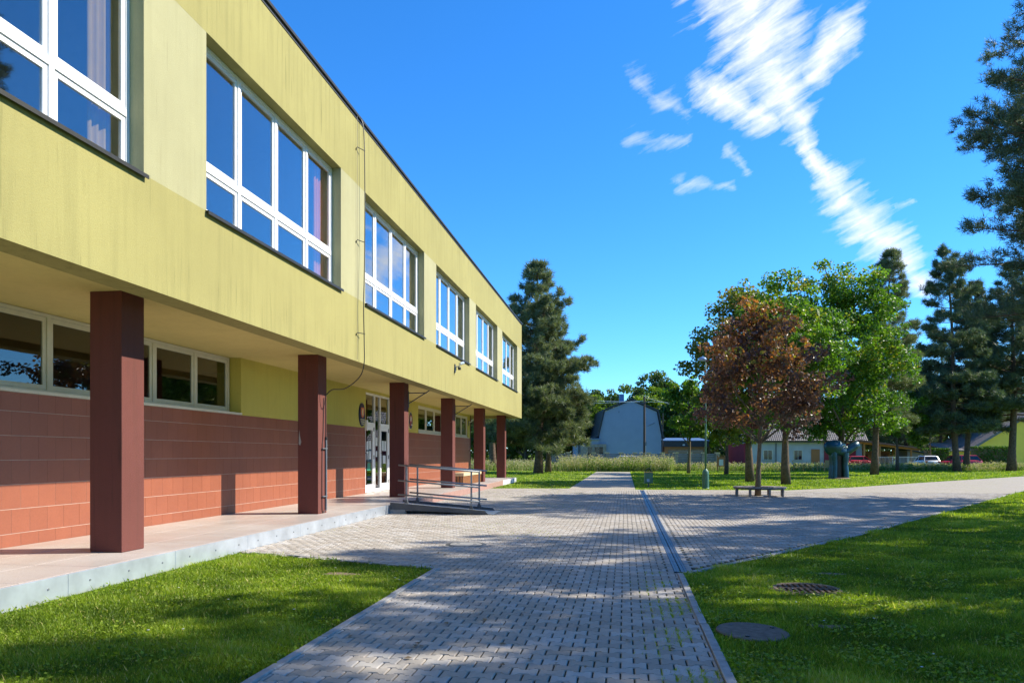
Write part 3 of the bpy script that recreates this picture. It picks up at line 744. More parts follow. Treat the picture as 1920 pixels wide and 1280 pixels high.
# triangular flag brackets on pillars
for i, y in enumerate((PY[2], PY[3])):
    o = empty('flag_bracket', (-6.872, y + .43, 3.2)); tag(o, ['dark triangular steel bracket on the pillar nearest the entrance door', 'dark triangular steel bracket on the pillar beside the slatted bench'][i], 'bracket', 'steel brackets on the pillars')
    MB().box(.001, .02, -.03, .03, -.1, .42).build('back_plate', 'grey_dark', o)
    MB().tube([(.01, 0, .36), (.62, 0, .36)], .017, 8).build('arm', 'grey_dark', o)
    MB().tube([(.01, 0, .02), (.70, 0, .43)], .017, 8).build('strut', 'grey_dark', o)

# lightning conductor and cable on the facade
yc = 16.2
o = empty('lightning_cable', (XF, yc, 0)); tag(o, 'black cable running down the facade from roof to pillar', 'cable')
pts = [(XF + .02, yc + .22, 9.3), (XF + .10, yc + .25, 9.0), (XF + .12, yc + .27, 7.5), (XF + .12, yc + .24, 5.9), (XF + .12, yc + .18, 5.0), (XF + .12, yc + .22, 4.2), (XF + .10, yc + .26, 3.65), (XF - .05, yc + .32, 3.35), (XF - .40, yc + .36, 3.12), (XF - .70, yc + .36, 3.10), (-6.86, yc + .34, 2.98)]
def smooth_path(p, sub=5):
    p = [Vector(q) for q in p]; out = []
    for i in range(len(p) - 1):
        a, b, c, d = p[max(i - 1, 0)], p[i], p[i + 1], p[min(i + 2, len(p) - 1)]
        for k in range(sub):
            t = k / sub; out.append(.5 * ((2 * b) + (c - a) * t + (2 * a - 5 * b + 4 * c - d) * t * t + (-a + 3 * b - 3 * c + d) * t ** 3))
    return out + [p[-1]]
wp = wparts(o)
wp(MB().tube(smooth_path(pts), .012, 6), 'cable', 'black')
wp(MB().tube([(XF + .035, yc, 9.28), (XF + .035, yc - .01, 6.5), (XF + .035, yc, 3.74)], .005, 5), 'wire', 'grey_dark')
for z in (8.55, 6.45, 4.35):
    wp(MB().tube([(XF - .01, yc + .0, z - .08), (XF + .035, yc + .0, z), (XF + .12, yc + .27, z + .01)], .010, 6), 'holder', 'black')
# conduits on the second pillar
o = empty('cable_conduit', (-6.86, PY[1] + .3, .24)); tag(o, 'grey conduit and black cable fixed to the front of a maroon pillar', 'conduit')
wp = wparts(o)
wp(MB().tube([(-6.845, PY[1] + .40, .30), (-6.845, PY[1] + .40, 1.95)], .022, 8), 'conduit', 'steel_rail')
wp(MB().tube(smooth_path([(-6.86, PY[1] + .40, 2.98), (-6.858, PY[1] + .41, 2.5), (-6.858, PY[1] + .40, 1.95)]), .009, 6), 'cable', 'black')
wp(MB().tube(smooth_path([(-6.858, PY[1] + .30, 2.9), (-6.858, PY[1] + .25, 2.0), (-6.858, PY[1] + .20, 1.7), (-6.858, PY[1] + .19, .5), (-6.858, PY[1] + .24, .27), (-6.85, PY[1] + .34, .30)]), .009, 6), 'cable', 'black')
for z in (1.72, .62): wp(MB().box(-6.871, -6.82, PY[1] + .17, PY[1] + .43, z, z + .02), 'clamp', 'steel_rail')
wp(MB().lathe([(.024, 0), (.03, .03), (.024, .07)], (-6.845, PY[1] + .40, 1.93), 8), 'joint', 'black')

# security cameras
def cctv(loc, ang, label):
    o = empty('security_camera', loc, ang); tag(o, label, 'camera', 'security cameras')
    MB().box(.0, .03, -.06, .06, -.22, .08).build('wall_plate', 'grey_dark', o)
    MB().tube([(.03, 0, -.02), (.16, 0, .0), (.20, 0, .06)], .022, 8).build('arm', 'galv', o)
    MB().tube([(.20, -.02, .08), (.24, .34, .16)], [.05, .055], 10).build('housing', 'galv', o)
    MB().lathe([(.05, -.10), (.06, -.05), (.05, 0)], (.18, -.02, -.03), 10).build('sensor', 'black', o)
cctv((XF + .001, 26.15, 4.74), 0, 'small grey security camera under the upper window sill')
cctv((XW + .001, 42.2, 3.45), 0, 'small dark security camera on the wall near the last pillar')

# access ramp with rails
RX0, RX1, RY0, RY1 = -6.24, -3.55, 19.40, 20.55
o = empty('access_ramp', ((RX0 + RX1) / 2, (RY0 + RY1) / 2, 0)); tag(o, 'grey steel wheelchair ramp with tubular handrails in front of the entrance', 'ramp')
wp = wparts(o)
def rz(x): return .245 + (x - RX0) / (RX1 - RX0) * (.03 - .245)
for y, nm in ((RY0, 'side_beam'), (RY1, 'side_beam')):
    wp(MB().prism([(RX0, rz(RX0) - .13), (RX0, rz(RX0) + .06), (RX1 - .10, rz(RX1) + .075), (RX1 - .02, .02), (RX1 - .12, .0), (RX0 + 1.6, .05)], 'y', y - .012, y + .012), nm, 'grey_dark')
    wp(MB().prism([(RX0, rz(RX0) + .061), (RX0, rz(RX0) + .069), (RX1 - .1, rz(RX1) + .084), (RX1 - .1, rz(RX1) + .076)], 'y', y - .022, y + .022), 'beam_edge', 'galv')
wp(MB().prism([(RX0, rz(RX0)), (RX1 + .12, .012), (RX1 + .12, .004), (RX0, rz(RX0) - .03)], 'y', RY0 + .014, RY1 - .014), 'deck', 'galv')
wp(MB().box(RX0 - .0, RX0 + .42, RY0 - .02, RY0 + .09, -.01, .11), 'foot_block', 'concrete')
posts = [(-5.80, -4.02)]
for y in (RY0 + .03, RY1 - .03):
    for x in posts[0]:
        p = wp(MB().box(x - .022, x + .022, y - .022, y + .022, rz(x) - .02, rz(x) + 1.06), 'post', 'steel_rail', None, .004)
        wp(MB().prism([(x - .07, rz(x) + .03), (x + .07, rz(x) + .02), (x + .025, rz(x) + .16), (x - .025, rz(x) + .16)], 'y', y - .035, y + .035), 'post_foot', 'grey_dark')
    for dz_ in (1.08, .67, .29):
        yo = y + (-.04 if dz_ < 1 else 0)
        wp(MB().tube([(-6.02, yo, rz(-6.02) + dz_), (-3.80, yo, rz(-3.80) + dz_)], .024, 10), 'rail', 'steel_rail', None, 0, True)

# slatted bench under the overhang
o = empty('slatted_bench', (-7.22, 34.2, .232)); tag(o, 'long pale wooden bench with brown slatted front on the terrace', 'bench')
MB().box(-.24, .25, -2.15, 2.15, .40, .54).build('seat_board', 'wood_pale', o, bevel=.01)
for q in range(27): MB().box(.19, .22, -2.1 + q * .16, -2.1 + q * .16 + .085, .02, .40).build('slat', 'wood_brown', o)
for q in range(3): MB().box(-.18 + q * .13, -.18 + q * .13 + .09, -2.13, -2.10, .02, .40).build('slat', 'wood_brown', o)
MB().box(-.22, .18, -2.08, -1.98, 0, .40).build('leg', 'grey_dark', o); MB().box(-.22, .18, 1.98, 2.08, 0, .40).build('leg', 'grey_dark', o)
MB().box(-.22, .18, -.05, .05, 0, .40).build('leg', 'grey_dark', o)

# ================================================================== PARK FURNITURE
x_, y_ = at(1323, 35.0)
o = empty('lamp_post', (x_, y_, -.03)); tag(o, 'tall slim green lamp post with thick rounded base', 'lamp post')
MB().lathe([(.17, 0), (.17, .04), (.158, .06), (.155, .74), (.13, .84), (.07, .91), (.045, .95)], n=20).build('base', 'green_paint', o, smooth=False)
MB().lathe([(.045, .93), (.042, 3.2), (.032, 3.25), (.030, 5.9)], n=12).build('pole', 'green_paint', o, smooth=True)
MB().tube([(0, 0, 5.88), (-.03, 0, 6.0), (-.10, 0, 6.06)], .022, 8).build('neck', 'green_paint', o)
MB().lathe([(.05, .0), (.17, .03), (.20, .10), (.15, .17), (.05, .20)], (-.14, 0, 5.98), 18).build('luminaire', 'lamp_dome', o, smooth=True)
MB().box(-.05, .05, -.157, -.15, .30, .52).build('hatch', 'green_paint', o)

x_, y_ = at(1216, 36.7)
o = empty('litter_bin', (x_, y_, -.03), TH); tag(o, 'green litter bin with arched hood on a post beside the path', 'litter bin')
MB().box(-.03, .03, -.03, .03, 0, .25).build('post', 'grey_dark', o)
MB().box(-.195, .195, -.14, .14, .20, .72).build('body', 'green_paint', o, bevel=.02)
MB().box(-.205, .205, -.15, .15, .725, .765).build('rim', 'wood_gold', o)
mb = MB(); arc = [(.13 * math.cos(a), 0, .76 + .16 * math.sin(a)) for a in np.linspace(0, math.pi, 13)]
mb.tube(arc, .028, 8).build('hood', 'black', o)
MB().box(-.11, .02, -.146, -.1405, .28, .42).build('sticker', 'lamp_dome', o)

# round bench about the purple maple
bx, by = at(1424, 28.6)
o = empty('round_bench', (bx, by, -.01)); tag(o, 'round grey wooden bench encircling the purple maple trunk', 'bench')
ns = 26
for i in range(ns):
    a0, a1 = 2 * math.pi * i / ns + .008, 2 * math.pi * (i + 1) / ns - .008
    ri, ro = .52, .98
    poly = [(ri * math.cos(a0), ri * math.sin(a0)), (ro * math.cos(a0), ro * math.sin(a0)), (ro * math.cos(a1), ro * math.sin(a1)), (ri * math.cos(a1), ri * math.sin(a1))]
    MB().prism(poly, 'z', .33, .365).build('seat_board', 'wood_grey', o)
mb = MB()
for rr_ in (.56, .93):
    ring = [(rr_ * math.cos(a), rr_ * math.sin(a), .305) for a in np.linspace(0, 2 * math.pi, 33)]
    mb.tube(ring, .022, 6, False)
mb.build('seat_ring', 'grey_dark', o)
for i in range(8):
    a = 2 * math.pi * (i + .3) / 8
    l_ = MB().box(-.045, .045, -.035, .035, 0, .305); l_.v = [(p[0] * math.cos(a) - p[1] * math.sin(a) + .90 * math.cos(a), p[0] * math.sin(a) + p[1] * math.cos(a) + .90 * math.sin(a), p[2]) for p in l_.v]
    l_.build('leg', 'wood_grey', o)

# bronze sculpture
x_, y_ = at(1573, 48.7)
o = empty('bronze_sculpture', (x_, y_, -.03), TH); tag(o, 'green bronze abstract sculpture with domed head and raised arm on the lawn', 'sculpture')
MB().lathe([(.66, -.02), (.68, .05), (.60, .11)], n=24).build('plinth', 'soil', o)
def fluted(x0, x1, depth_, z0, z1, bulge, mat, nm):
    n = 10; ring = []
    for i in range(n + 1):
        a = math.pi * i / n; ring.append((x0 + (x1 - x0) * (1 - math.cos(a)) / 2, -depth_ - bulge * math.sin(a)))
    ring += [(x1, depth_), (x0, depth_)]
    mb = MB(); k = len(ring)
    zs = np.linspace(z0, z1, 7)
    for q, z in enumerate(zs):
        s = 1.0 + .05 * math.sin(q * 1.4) + (.06 if q == 0 else 0)
        mb.v += [(cx * s, cy * s, z) for cx, cy in ring]
    for q in range(len(zs) - 1):
        for j in range(k): mb.f.append((q * k + j, q * k + (j + 1) % k, (q + 1) * k + (j + 1) % k, (q + 1) * k + j))
    mb.f += [tuple(reversed(range(k))), tuple((len(zs) - 1) * k + j for j in range(k))]
    mb.build(nm, mat, o, smooth=False)
fluted(-.56, -.20, .22, .05, 1.78, .16, 'bronze', 'left_column')
fluted(.14, .52, .22, .05, 1.72, .16, 'bronze', 'right_column')
fluted(-.20, .14, .14, .05, 1.74, .02, 'bronze_br', 'recessed_core')
def blob(nm, mat, c, r, sq=1.0, seed=1, sub=3, squash_bottom=None):
    bm = bmesh.new(); bmesh.ops.create_icosphere(bm, subdivisions=sub, radius=1)
    rr_ = random.Random(seed); ph = [rr_.uniform(0, 6) for _ in range(3)]
    for v in bm.verts:
        w = 1 + .05 * math.sin(3 * v.co.x + ph[0]) + .05 * math.sin(4 * v.co.z + ph[1]) + .04 * math.cos(5 * v.co.y + ph[2])
        v.co = Vector((v.co.x * r[0] * w, v.co.y * r[1] * w, v.co.z * r[2] * w)) + Vector(c)
    me = bpy.data.meshes.new(nm); bm.to_mesh(me); bm.free()
    for p in me.polygons: p.use_smooth = True
    return link(nm, me, mat, o)
blob('domed_head', 'bronze', (-.36, -.02, 2.04), (.62, .5, .52), seed=2)
blob('shoulder', 'bronze', (.10, 0, 1.85), (.52, .38, .34), seed=3)
MB().tube([(.10, 0, 1.62), (.48, -.02, 1.84), (.98, -.04, 2.16), (1.22, -.05, 2.32)], [.32, .30, .27, .22], 14).build('raised_arm', 'bronze', o, smooth=True)
blob('knuckle', 'highlight', (.06, -.30, 2.20), (.13, .08, .06), seed=5, sub=2); blob('knuckle', 'highlight', (.36, -.24, 2.08), (.10, .08, .08), seed=6, sub=2)
blob('knuckle', 'bronze_lt', (.22, -.22, 2.22), (.12, .10, .10), seed=7, sub=2)

# garden armchairs
def armchair(u, d, rzv, label):
    x_, y_ = at(u, d); o = empty('garden_armchair', (x_, y_, -.03), rzv); tag(o, label, 'chair', 'wooden armchairs on the lawn')
    W2 = .42
    for sy in (-1, 1):
        MB().box(.42, .48, sy * W2 - .03, sy * W2 + .03, 0, .62).build('leg', 'wood_gold', o)
        MB().box(-.44, -.38, sy * W2 - .03, sy * W2 + .03, 0, .66).build('leg', 'wood_gold', o)
        MB().box(-.46, .52, sy * W2 - .05, sy * W2 + .05, .62, .66).build('armrest', 'wood_gold', o)
    for q in range(5): MB().box(-.34 + q * .15, -.34 + q * .15 + .12, -W2 + .03, W2 - .03, .36, .39).build('seat_slat', 'wood_gold', o)
    for q in range(6):
        y0 = -W2 + .03 + q * .135
        MB().prism([(-.36, .39), (-.33, .39), (-.50, .98), (-.53, .98)], 'y', y0, y0 + .115).build('back_slat', 'wood_gold', o)
    MB().prism([(-.53, .98), (-.49, .98), (-.515, 1.06), (-.545, 1.06)], 'y', -W2, W2).build('top_rail', 'wood_gold', o)
armchair(1497, 70, TH + R(-25), 'golden wooden garden armchair standing nearer the trunk of the maple, facing the sculpture')
armchair(1546, 70, TH + R(205), 'golden wooden garden armchair partly hidden by the bronze sculpture')
# notice board
x_, y_ = at(1352, 72); o = empty('notice_board', (x_, y_, -.03), TH); tag(o, 'small brown wooden notice board with white sheet by the tall weeds', 'notice board')
for sx in (-.36, .36): MB().box(sx - .04, sx + .04, -.04, .04, 0, 1.45).build('post', 'wood_brown', o)
MB().box(-.32, .32, -.03, .03, .45, 1.36).build('panel', 'wood_brown', o); MB().box(-.2, .2, -.037, -.031, .55, 1.12).build('sheet', 'paper', o)
MB().box(-.45, .45, -.10, .10, 1.45, 1.50).build('roof', 'wood_brown', o)

# ================================================================== TREES
def leaf_cloud(rs, P, size, up=.4, tint=None):
    n = len(P)
    a = rs.normal(0, 1, (n, 3)); a /= np.linalg.norm(a, axis=1)[:, None] + 1e-9
    nrm = rs.normal(0, 1, (n, 3)); nrm[:, 2] += up; nrm /= np.linalg.norm(nrm, axis=1)[:, None]
    a -= nrm * (a * nrm).sum(1)[:, None]; a /= np.linalg.norm(a, axis=1)[:, None] + 1e-9
    b = np.cross(nrm, a); s = size * rs.uniform(.6, 1.25, n)[:, None]
    fold = nrm * s * .12
    V = np.stack([P - a * s * .55, P - b * s * .45 + fold + a * s * .05, P + a * s * .6, P + b * s * .45 + fold + a * s * .05], 1).reshape(-1, 3)
    F = np.arange(n * 4).reshape(-1, 4)
    return V, F, np.repeat(tint, 4)
def grow_limb(mb, p0, p1, r0, r1, wob, rs, n=6, sides=6):
    p0, p1 = np.array(p0, float), np.array(p1, float); pts = []
    L = np.linalg.norm(p1 - p0); ph = rs.uniform(0, 6, 2)
    for i in range(n + 1):
        t = i / n; p = p0 + (p1 - p0) * t
        p = p + np.array([math.sin(t * 5 + ph[0]), math.cos(t * 4 + ph[1]), 0]) * wob * L * math.sin(math.pi * t)
        pts.append(tuple(p))
    mb.tube(pts, [r0 + (r1 - r0) * (i / n) for i in range(n + 1)], sides)
    return pts
def broadleaf(loc, h, cw, cb, nl, size, leaf, label, name='maple_tree', cat='tree', group=None, seed=1, trunk_r=.16, bark='bark', nclus=70, lean=(0, 0), top=1.0, limbs=9, warm=.10, loose=.08):
    """tapered trunk with limbs, crown of leaves gathered in clumps at the limb ends"""
    rs = np.random.default_rng(seed)
    o = empty(name, (*loc, -.03)); tag(o, label, cat, group)
    tr = MB(); zt = h * .72
    tp = [(lean[0] * z / h + .05 * math.sin(z * .9 + seed), lean[1] * z / h + .05 * math.cos(z * .7), z) for z in np.linspace(0, zt, 9)]
    tr.tube(tp, [trunk_r * (1.28 if i == 0 else 1.05 if i == 1 else 1 - .75 * i / 8) for i in range(9)], 10)
    tr.build('trunk', bark, o, smooth=True)
    cz, rz_ = (h + cb) / 2, (h - cb) / 2
    lm = MB(); ends = []
    for i in range(limbs * 2):
        z = cb * .85 + (zt - cb * .85) * rs.random(); a = rs.uniform(0, 2 * math.pi) if limbs < 5 else 2 * math.pi * (i * .382) + rs.normal(0, .3)
        k = min(8, int(z / zt * 8)); p0 = tp[k]
        zz = min(h * .96, z + rs.uniform(.10, .38) * (h - cb)); rr = cw / 2 * math.sqrt(max(.06, 1 - ((zz - cz) / rz_) ** 2)) * rs.uniform(.6, .92)
        p1 = (p0[0] + rr * math.cos(a), p0[1] + rr * math.sin(a), zz)
        pts = grow_limb(lm, p0, p1, trunk_r * .42, .015, .07, rs)
        ends += [pts[-1], pts[-2], pts[-3]]
    lm.build('limbs', bark, o, smooth=True)
    # clump centres: limb ends plus points on the uneven outer shell
    C = [np.array(e) for e in ends]
    while len(C) < nclus:
        v = rs.normal(0, 1, 3); v /= np.linalg.norm(v); q = rs.uniform(.40, .93 + loose) ** .8
        bumpy = 1 + (.14 + .5 * loose) * math.sin(6 * v[0] + seed) + (.12 + .5 * loose) * math.sin(5 * v[2] + 4 * v[1] + seed)
        xy = 1.0 - .18 * max(0, v[2] + .25) * top
        C.append(np.array([v[0] * cw / 2 * q * bumpy * xy + lean[0] * .7, v[1] * cw / 2 * q * bumpy * xy + lean[1] * .7, cz + v[2] * rz_ * q * (.95 + .1 * math.sin(seed + 4 * v[0]))]))
    C = np.array(C); n = len(C)
    rc = cw * rs.uniform(.035, .115, n) * (70 / max(70, n)) ** .22; ct = np.clip(rs.normal(.45, .2, n), 0, .9)
    wgt = rc ** 2; idx = rs.choice(n, nl, p=wgt / wgt.sum())
    off = rs.normal(0, 1, (nl, 3)); off /= np.linalg.norm(off, axis=1)[:, None]; off *= (rs.random(nl) ** .45)[:, None]
    off[:, 2] *= .62
    P = C[idx] + off * rc[idx][:, None] * 1.5
    P[:, 2] = np.maximum(P[:, 2], cb * .8 + rs.random(nl) * .3)
    tint = np.clip(ct[idx] + rs.normal(0, .17, nl) + warm * (P[:, 2] - cz) / rz_, 0, 1)
    V, F, T = leaf_cloud(rs, P, size, .5, tint)
    np_mesh('crown', V, F, leaf, o, T)
    return o
def pine(loc, h, cw, cb, label, name='pine_tree', group='pine trees', seed=1, trunk_r=.22, leaf='needle', tufts=4500, ns=9, nlen=.26, nw=.022, lean=(0, 0), gap=.15, conic=1.0, branch_up=.25, skip=None):
    rs = np.random.default_rng(seed)
    o = empty(name, (*loc, -.03)); tag(o, label, 'tree', group)
    tr = MB(); zs = np.linspace(0, h * .985, 12)
    def axis(z): return np.array([lean[0] * z / h + .12 * math.sin(z * .35 + seed), lean[1] * z / h + .12 * math.cos(z * .3 + seed), z])
    tr.tube([tuple(axis(z)) for z in zs], [trunk_r * (1.35 if i == 0 else 1.0 - .93 * (i / 11) ** 1.05) for i in range(12)], 10)
    tr.build('trunk', 'bark_pine', o, smooth=True)
    br = MB(); pts_all = []; wts = []
    z = cb
    while z < h * .985:
        t = (z - cb) / (h - cb)
        prof = (math.sin(math.pi * min(1, (t * .80 + .20)) ** .8) ** .75) if conic < .6 else (1 - t) ** .70 * (0.62 + .38 * min(1, t * 4 + .2))
        Lb = cw / 2 * prof
        nb = rs.integers(3, 6)
        a0 = rs.uniform(0, 6.28)
        for i in range(nb):
            if rs.random() < gap: continue
            a = a0 + 6.283 * i / nb + rs.normal(0, .25); L = max(.35 + .45 * (1 - t), Lb * rs.uniform(.62, 1.15)); upk = branch_up * (.4 + 1.5 * t) + rs.normal(0, .10)
            p0 = axis(z); d = np.array([math.cos(a), math.sin(a), 0])
            P = [p0 + d * L * s + np.array([0, 0, upk * L * s ** 1.6 - .10 * L * s * (1 - t)]) for s in (0, .3, .6, .85, 1.0)]
            br.tube([tuple(p) for p in P], [max(.012, trunk_r * .26 * (1 - t * .6) * (1 - .85 * s)) for s in (0, .3, .6, .85, 1)], 5)
            side = np.array([-d[1], d[0], 0]); ntw = max(3, int(L * 3.4))
            for q in range(ntw):
                s = .28 + .72 * (q + rs.random()) / ntw; k = min(3, int(s * 4)); base = P[0] + (P[-1] - P[0]) * s; base[2] = np.interp(s, (0, .3, .6, .85, 1), [p[2] for p in P])
                lt = L * .36 * (1.15 - s) * rs.uniform(.5, 1.2) + .16; sg = rs.choice([-1, 1])
                e = base + side * sg * lt + d * lt * .6 + np.array([0, 0, lt * rs.uniform(.05, .6)])
                br.tube([tuple(base), tuple(e)], [.012, .006], 3, False)
                m = max(2, int(lt * 4.5))
                for w in range(m):
                    f = (w + 1) / m; pts_all.append(base + (e - base) * f + rs.normal(0, .07, 3)); wts.append(.4 + f)
            pts_all.append(P[-1]); wts.append(2)
        z += (h - cb) / 30 * rs.uniform(.7, 1.3)
    tag(br.build('branches', 'bark_pine', o), kind='stuff')
    A = np.array(pts_all); w = np.array(wts)
    idx = rs.choice(len(A), tufts, p=w / w.sum()); C = A[idx] + rs.normal(0, .09, (tufts, 3))
    ax = rs.normal(0, .55, (tufts, 3)); ax[:, 2] += .8; ax[:, :2] += (C[:, :2] - np.array(lean)[None] * (C[:, 2:3] / h)) * .28; ax /= np.linalg.norm(ax, axis=1)[:, None]
    dirs = rs.normal(0, 1, (tufts, ns, 3)); dirs /= np.linalg.norm(dirs, axis=2)[..., None]; dirs = dirs * .85 + ax[:, None, :] * .75; dirs /= np.linalg.norm(dirs, axis=2)[..., None]
    sd = np.cross(dirs, rs.normal(0, 1, (tufts, ns, 3))); sd /= np.linalg.norm(sd, axis=2)[..., None] + 1e-9
    ln = nlen * rs.uniform(.65, 1.2, (tufts, ns, 1))
    b = C[:, None, :] + ax[:, None, :] * rs.uniform(-.10, .10, (tufts, ns, 1))
    V = np.stack([b - sd * nw * .5 + dirs * ln * .12, b + sd * nw * .5 + dirs * ln * .12, b + dirs * ln], 2).reshape(-1, 3)
    F = np.arange(len(V)).reshape(-1, 3)
    tt = np.clip(rs.normal(.45, .18, tufts)[:, None] + rs.normal(0, .15, (tufts, ns)), 0, 1)
    np_mesh('needles', V, F, leaf, o, np.repeat(tt.ravel(), 3))
    return o

# purple maple inside the round bench
broadleaf((bx, by), 7.5, 5.0, 2.5, 11500, .14, 'redmaple', 'purple leaved maple tree growing through the round wooden bench', seed=11, trunk_r=.10, bark='bark_young', nclus=190, top=2.9, warm=.34, loose=.26)
# green maples and other lawn trees
broadleaf(at(1405, 44.0), 12.0, 7.4, 2.4, 30000, .17, 'maple_y', 'maple with yellowing top and stout trunk behind the round bench', seed=21, trunk_r=.22, nclus=300)
broadleaf(at(1474, 39.8), 11.6, 6.0, 2.5, 26000, .16, 'maple', 'green maple with flared trunk to the right behind the round bench', seed=22, trunk_r=.21, nclus=280)
broadleaf(at(1577, 51.5), 15.2, 8.8, 1.9, 46000, .18, 'maple', 'tall bright green maple standing behind the bronze sculpture', seed=23, trunk_r=.25, nclus=380)
broadleaf(at(1292, 62), 8.6, 4.6, 2.6, 8000, .21, 'maple', 'small young maple with slim trunk by the far weeds', seed=24, trunk_r=.13, bark='bark_young', nclus=70)
broadleaf(at(1362, 59), 9.0, 5.0, 2.6, 8000, .22, 'maple_y', 'young maple with slim dark trunk beside the notice board', seed=25, trunk_r=.15, nclus=70)
broadleaf(at(1682, 72), 8.5, 6.0, 3.2, 7000, .26, 'maple', 'thin dark trunked tree between the pines near the timber carport', seed=26, trunk_r=.16, nclus=60)
broadleaf(at(1745, 82), 8.0, 5.0, 2.2, 6000, .26, 'bright', 'bright green sapling in front of the clipped hedge', name='leafy_tree', seed=27, trunk_r=.09, nclus=60)
# pines
pine(at(1010, 63.5), 17.8, 12.0, 2.4, 'tall grey green pine with twin trunks at the end of the school', seed=31, trunk_r=.34, tufts=20000, ns=10, nlen=.44, nw=.046, gap=.05)
pine(at(1026, 66.5), 14.5, 7.4, 3.2, 'shorter pine pressed close behind the tall pine near the school', seed=32, trunk_r=.24, tufts=7000, ns=9, nlen=.36, nw=.030, gap=.08)
pine(at(922, 77), 15.0, 8.0, 4.6, 'pine trunk seen between the last two school pillars', seed=33, trunk_r=.36, tufts=6000, ns=9, nlen=.38, nw=.034)
pine(at(1637, 59), 17.8, 7.6, 3.6, 'dark leaning pine standing behind the green maple by the sculpture', seed=34, trunk_r=.27, leaf='needle', tufts=15000, ns=9, nlen=.32, nw=.028, lean=(1.3, 0), gap=.08)
pine(at(1795, 70.5), 21.4, 10.4, 3.6, 'tall dark pine with bent trunk in front of the red car', seed=35, trunk_r=.30, leaf='needle_d', tufts=13000, ns=9, nlen=.46, nw=.046, gap=.2, lean=(-.9, 0))
pine(at(1814, 74), 18.5, 9.6, 4.0, 'dark pine twin trunk close beside the bent pine by the red car', seed=36, trunk_r=.29, leaf='needle_d', tufts=10000, ns=9, nlen=.46, nw=.046, gap=.22, lean=(.8, 0))
pine(at(1899, 72), 20.0, 11.0, 5.0, 'thick trunked pine standing before the yellow house', seed=37, trunk_r=.36, leaf='needle_d', tufts=11000, ns=9, nlen=.46, nw=.046, gap=.2)
pine((16.2, 27.6), 22.0, 9.8, 6.0, 'near tall pine whose branches hang over the diagonal path', seed=38, trunk_r=.30, leaf='needle_d', tufts=26000, ns=14, nlen=.22, nw=.020, gap=.10, conic=.4, branch_up=.2)
for i, (u, d, h, lab) in enumerate([(1700, 98, 17, 'grey green pine rising behind the timber carport roof'), (1765, 104, 18.5, 'grey green pine rising behind the white hatchback and hedge'), (1850, 100, 17, 'grey green pine rising over the hedge beside the yellow gable'),
                                    (1915, 110, 20, 'grey green pine rising behind the ridge of the yellow house'), (1640, 108, 16, 'grey green pine rising behind the end of the tiled roof')]):
    pine(at(u, d), h, 8.5, 2.5, lab, group='pines behind the houses', seed=41 + i, trunk_r=.28, leaf='needle', tufts=5500, ns=8, nlen=.5, nw=.045, gap=.1)
# trees outside the right edge of the picture: they shade the near lawn and path
for i, (x, y, h, cw, cb) in enumerate([(15.5, 16.4, 17.5, 7.5, 6.0), (17.5, 8.6, 18.0, 8.0, 6.5), (12.8, 4.2, 15.5, 6.5, 6.0), (21.5, 21.5, 17.0, 7.0, 5.0)]):
    pine((x, y), h, cw, cb, 'pine beside the near lawn shading the path', group='pines shading the near lawn', seed=61 + i, trunk_r=.28, leaf='needle', tufts=8000, ns=9, nlen=.32, nw=.03, gap=.2, conic=.4)
for i, (x, y, h, cw, cb) in enumerate([(14.6, 12.4, 17.6, 6.4, 5.0), (11.0, 8.4, 9.0, 4.6, 4.0), (15.5, 6.0, 13.0, 5.0, 6.0), (16.8, 10.6, 19.0, 5.6, 13.5)]):
    broadleaf((x, y), h, cw, cb, 5600, .24, 'maple', 'leafy tree beside the near lawn shading the path', name='leafy_tree', group='leafy trees shading the near lawn', seed=71 + i, trunk_r=.2, nclus=90)
# far woodland
far = [(1090, 118, 13.0, 9, 'bright', 'bright yellow green tree left of the gambrel house'), (1128, 135, 13.0, 10, 'darkleaf', 'dark leafy tree behind the left of the gambrel house'), (1168, 142, 15.5, 10, 'darkleaf', 'dark broad tree rising behind the chimney'),
       (1222, 128, 13.6, 11, 'bright', 'light green tree behind the right roof of the gambrel house'), (1225, 150, 18.0, 12, 'darkleaf', 'tall dark tree rising above the gambrel house'), (1275, 120, 11.5, 9, 'darkleaf', 'dark tree behind the low garage'),
       (905, 112, 13, 11, 'darkleaf', 'dark woodland tree seen between the last school pillars'), (945, 120, 14, 12, 'darkleaf', 'dark woodland tree beyond the meadow beside the last pillar'), (985, 110, 12, 11, 'darkleaf', 'dark woodland tree beyond the meadow, just behind the twin pine trunks'), (1030, 116, 13, 11, 'darkleaf', 'dark woodland tree behind the stone gate post'), (1065, 108, 10, 9, 'darkleaf', 'low dark woodland tree beside the stone clad annex'),
       (1330, 118, 12, 10, 'bright', 'light green tree seen between the lawn maples'), (1400, 124, 12, 10, 'darkleaf', 'dark tree behind the grey and maroon house'), (1800, 124, 14, 12, 'darkleaf', 'dark tree behind the clipped hedge'), (1870, 122, 13, 11, 'darkleaf', 'dark tree behind the yellow house'), (1720, 122, 14, 12, 'darkleaf', 'dark tree behind the timber carport')]
for i, (u, d, h, cw, lf, lab) in enumerate(far):
    broadleaf(at(u, d), h, cw, 0.5 if u < 1070 else 1.4, 7000, .46, lf, lab, name='woodland_tree', group='woodland trees', seed=80 + i, trunk_r=.25, nclus=70, limbs=7)

